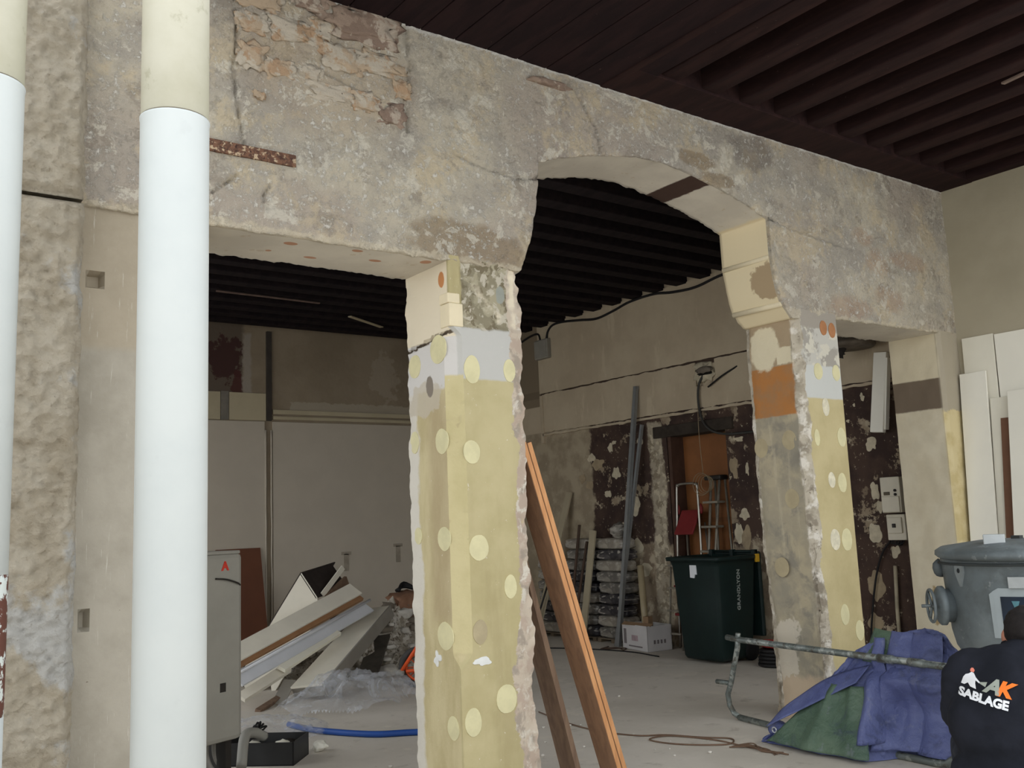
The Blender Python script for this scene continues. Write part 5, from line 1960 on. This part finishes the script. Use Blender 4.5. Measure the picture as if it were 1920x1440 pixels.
M_dkin = simple('dark_casing_inside', rgb(58, 50, 46), .8, .15, 8)
plate('casing_face', A_, C_, D0 * 1.05, .015, M_wb, dp, o0)
plate('casing_skirt', C_, C_ + Vector((-.02, -.10, -.16)), D0 * .8, .015, M_wb, dp, o0)
plate('casing_top', A_, B_, D0 * 1.0, .012, M_dkin, dp, o0)
plate('casing_end', A_ + D0 * .02, C_ + D0 * .02, (B_ - A_) * .92, .006, M_dkin, dp, o0)
plate('inner_lath', C_ + Vector((.05, .03, .03)), C_ + Vector((.09, .05, -.01)), (B_ - A_) * .62 + Vector((0, 0, .2)), .012, M_lam2, dp, o0)
plate('inner_block', C_ + Vector((.09, .05, .0)), C_ + Vector((.14, .09, -.09)), (B_ - A_) * .62 + Vector((0, 0, .12)), .03, M_timd, dp, o0)
o0 = (4.1, 8.4, 0)
dp = thing('boxed_panel', 'thick white boxed panel with its shaded side painted grey lying on the heap front', 'board', o0)
p5a, p5b = Vector((3.46, 7.86, .13)), Vector((4.70, 8.92, .63))
n5 = Vector((-.45, -.25, .86)).normalized()
boardn('panel_face', T(p5a, o0), T(p5b, o0), n5, .30, .018, M_wb, dp)
d5 = (p5b - p5a).normalized()
s5 = n5.cross(d5).normalized()
if s5.x < 0:
    s5 = -s5
e5 = s5 * .15
plate('panel_side', p5a + e5, p5a + e5 - n5 * .13, (p5b - p5a), .016, M_gsh, dp, o0)  # side and end of the white panel get their shade as grey colour
plate('panel_end', p5a - e5 * .96 - n5 * .02, p5a + e5 * .96 - n5 * .02, -n5 * .10, .012, M_gsh, dp, o0)
lump('foot_block', tuple(Vector((4.5, 8.85, .2)) - Vector(o0)), (.1, .12, .22), M_rub, dp, 3, .2, 4, .6)
for i, (a, b, w, lab) in enumerate((((2.93, 7.97, .10), (3.42, 8.16, .265), .10, 'short broken whitish plank end leaning low on the heap'), ((3.33, 8.08, .275), (4.02, 8.40, .50), .09, 'broken whitish plank resting across the white panel'))):
    tag(boardn('broken_plank', a, b, Vector((-.45, -.6, .65)), w, .035, M_lam2 if i else M_wb), lab, 'plank', 'broken planks on the heap')
tag(boardn('dark_plank', (4.33, 8.42, .06), (4.78, 8.98, .34), Vector((-.5, -.5, .7)), .20, .03, simple('sooty_plank', rgb(84, 78, 70), .85, .15, 8)), 'dark sooty plank lying against the rubble heap', 'plank')
tag(boardn('dark_plank', (5.0, 9.35, .44), (6.0, 9.30, .50), Vector((0, -.7, .7)), .07, .03, M_timd), 'narrow brown plank across the top of the rubble', 'plank')
tag(boardn('timber_offcut', (2.98, 7.72, .02), (3.30, 7.98, .07), Vector((-.4, -.6, .7)), .05, .03, M_timd), 'splintered timber offcut on the floor before the heap', 'offcut')
tag(boardn('timber_offcut', (3.20, 7.85, .02), (3.42, 8.10, .16), Vector((-.4, -.6, .7)), .11, .012, M_gsh), 'grey board offcut standing behind the splintered timber', 'offcut')
sk_ = tag(lump('rubble_sack', (5.55, 9.75, .56), (.26, .20, .13), M_chk[1], None, 3, .4, 12, .8), 'brown torn sack of rubble on top of the heap', 'sack')
bk = thing('black_strap', 'black webbing strap lying on the brown sack', 'strap', (5.6, 9.82, .69))
bm = bmesh.new()
for k in range(3):
    addtube(bm, spline([(-.16, -.03 * k, .02), (-.05, .02, .06 + .02 * k), (.08, -.03, .03), (.16, .03 * k, .04)], 4), .02, 6)
frombm('strap_webbing', bm, M_blk, bk, True)
# orange barrow behind the yellow pier
ob = thing('orange_cart', 'orange tubular hand cart with a spoked wheel in front of the rubble', 'cart', (4.46, 7.66, 0))
ob.rotation_euler.z = math.radians(-28)
M_tyre = simple('grey_tyre', rgb(74, 72, 70), .8, .1)
bm = bmesh.new()
addtube(bm, [(.155 * math.cos(a * math.pi / 16), 0, .185 + .155 * math.sin(a * math.pi / 16)) for a in range(32)], .028, 10, False, True)
wh = frombm('tyre', bm, M_tyre, ob, True)
bm = bmesh.new()
addtube(bm, [(.115 * math.cos(a * math.pi / 16), 0, .185 + .115 * math.sin(a * math.pi / 16)) for a in range(32)], .012, 8, False, True)
for k in range(8):
    a = k * math.pi / 4
    addtube(bm, [(0, 0, .185), (.115 * math.cos(a), 0, .185 + .115 * math.sin(a))], .005, 5)
frombm('rim', bm, M_oh, ob, True)
tube('frame_tube', [(-.16, -.05, .16), (-.02, -.05, .36), (.12, -.05, .50)], .017, M_oh, ob, 8)
tube('frame_tube', [(-.12, -.05, .16), (.1, -.05, .17), (.4, -.05, .22)], .017, M_oh, ob, 8)
tube('frame_tube', [(-.16, .06, .16), (.14, .06, .50), (.5, .06, .6)], .015, M_oh, ob, 8)
lump('bracket', (-.17, -.05, .15), (.04, .03, .03), M_gbox, ob, 2, .2, 3)

# clear plastic sheeting crumpled on the floor
g = G('clear_polythene')
_bs = g.end(rgb(226, 230, 238), .12, g.noise(10, 6, .6, 1.0), .7, .03, 0, .8)
_tr = g.nt.nodes.new('ShaderNodeBsdfTransparent')
_mx = g.nt.nodes.new('ShaderNodeMixShader')
_fz = g.ramp(g.noise(6, 6, .65, 1.2), .35, .75, .14, .46)
g.nt.links.new(_fz, _mx.inputs[0])
g.nt.links.new(_tr.outputs[0], _mx.inputs[1])
g.nt.links.new(g.b.outputs[0], _mx.inputs[2])
g.nt.links.new(_mx.outputs[0], g.nt.nodes['Material Output'].inputs[0])
M_poly = g.mat


def sheet(label, cx, cy, rx, ry, hh, seed, rot, base=.012):
    n = 60
    V, F, keep = [], [], {}
    for i in range(n + 1):
        for j in range(n + 1):
            u, v = 2 * i / n - 1, 2 * j / n - 1
            d_ = math.hypot(u, v) * (1 + .25 * nz(u * 1.3, v * 1.3, seed, 1.6))
            if d_ > 1:
                continue
            k = 1 - d_ ** 2
            rdg = noise.ridged_multi_fractal(Vector((u * 1.7, v * 1.7, seed * 3.3)), .9, 2.1, 4, 1, 2) * .42
            z = base + hh * (k ** .7) * (.25 + .75 * max(0, rdg)) + .02 * abs(nz(u, v, seed, 6))
            x_, y_ = u * rx, v * ry
            keep[(i, j)] = len(V)
            V.append((x_ * math.cos(rot) - y_ * math.sin(rot), x_ * math.sin(rot) + y_ * math.cos(rot), z))
    for i in range(n):
        for j in range(n):
            q_ = [(i, j), (i + 1, j), (i + 1, j + 1), (i, j + 1)]
            if all(a in keep for a in q_):
                F.append([keep[a] for a in q_])
    o = raw('plastic_sheet', V, F, M_poly, None, True)
    o.location = (cx, cy, 0)
    return tag(o, label, 'plastic sheet')


sheet('crumpled clear plastic sheet heaped in front of the white panel', 3.68, 7.42, .68, .42, .36, 2, math.radians(15))
sheet('flat clear plastic sheet spread on the floor near the boiler', 2.68, 6.80, .48, .45, .14, 7, math.radians(30))
tag(tube('blue_hose', spline([(3.60, 5.90, .022), (3.40, 6.04, .022), (3.22, 6.16, .022), (3.06, 6.42, .022), (2.96, 6.67, .022), (2.92, 6.95, .022)], 6), .022, simple('blue_hose_rubber', rgb(40, 78, 150), .5, .06)), 'blue hose running out from under the plastic sheet', 'hose')
tag(lump('crumpled_cup', (2.76, 6.06, .035), (.05, .04, .034), M_lam, None, 3, .4, 5), 'crumpled white plastic cup on the bare floor', 'cup')
# wires and small debris on the floor
M_wirebr = simple('brown_wire', rgb(116, 92, 74), .7)
tag(tube('floor_wire', spline([(4.52, 5.98, .006), (4.42, 5.53, .006), (4.40, 5.15, .006), (4.49, 4.86, .006), (4.63, 4.74, .006), (4.74, 4.52, .006), (4.84, 4.36, .006), (4.70, 4.28, .006), (4.50, 4.5, .006), (4.46, 4.72, .006), (4.62, 4.70, .008), (4.74, 4.42, .006), (4.74, 4.15, .006), (4.76, 3.85, .006)], 8), .005, M_wirebr, None, 6),
    'thin brown wire looping across the floor beside the tube frame', 'wire')
wt = thing('wire_tangle', 'small tangle of brown wire on the floor near the tarpaulin', 'wire', (4.74, 4.06, 0))
for k in range(5):
    tube('strand', spline([(-.08 + .02 * k, .16, .006), (.02 * math.sin(k * 2), .05, .012 + .004 * k), (.03 * math.cos(k), -.05, .008), (-.04 + .02 * k, -.16, .006)], 5), .004, M_wirebr, wt, 5)
tag(tube('floor_wire', spline([(7.16, 8.25, .006), (7.3, 8.15, .006), (7.2, 7.95, .008), (7.32, 8.05, .006), (7.1, 8.2, .006), (7.3, 8.3, .006)], 6), .006, M_rb, None, 6), 'thin rusty wire on the floor in front of the white box', 'wire')
tag(tube('floor_wire', spline([(6.3, 9.4, .006), (6.9, 8.6, .006), (7.15, 7.85, .006), (7.1, 7.3, .006)], 8), .007, M_blk, None, 6), 'long black wire along the floor before the bags', 'wire')
for k in range(40):
    rr = random.Random(400 + k)
    x, y = (rr.uniform(2.4, 4.4), rr.uniform(4.7, 6.6)) if k < 18 else (rr.uniform(3.9, 5.4), rr.uniform(4.2, 6.5))
    s = rr.uniform(.006, .016)
    tag(lump('floor_crumb', (x, y, s * .5), (s, s * .8, s * .6), M_chk[0], None, 1, .4, k), 'small plaster crumb lying on the dusty floor', 'rubble', 'plaster crumbs on the floor')
# two ghost marks of removed brackets on the white back wall
M_ghost = simple('grey_bracket_scar', rgb(166, 156, 140), .8, .1, 10)
for x, z in ((5.657, 1.03), (6.432, 1.10)):
    bm = bmesh.new()
    addbox(bm, x - .07, x + .07, BY - .024, BY - .01, z + .07, z + .11)
    addbox(bm, x - .035, x + .035, BY - .024, BY - .01, z - .14, z + .08)
    part(frombm('bracket_scar', bm, M_ghost), wb)
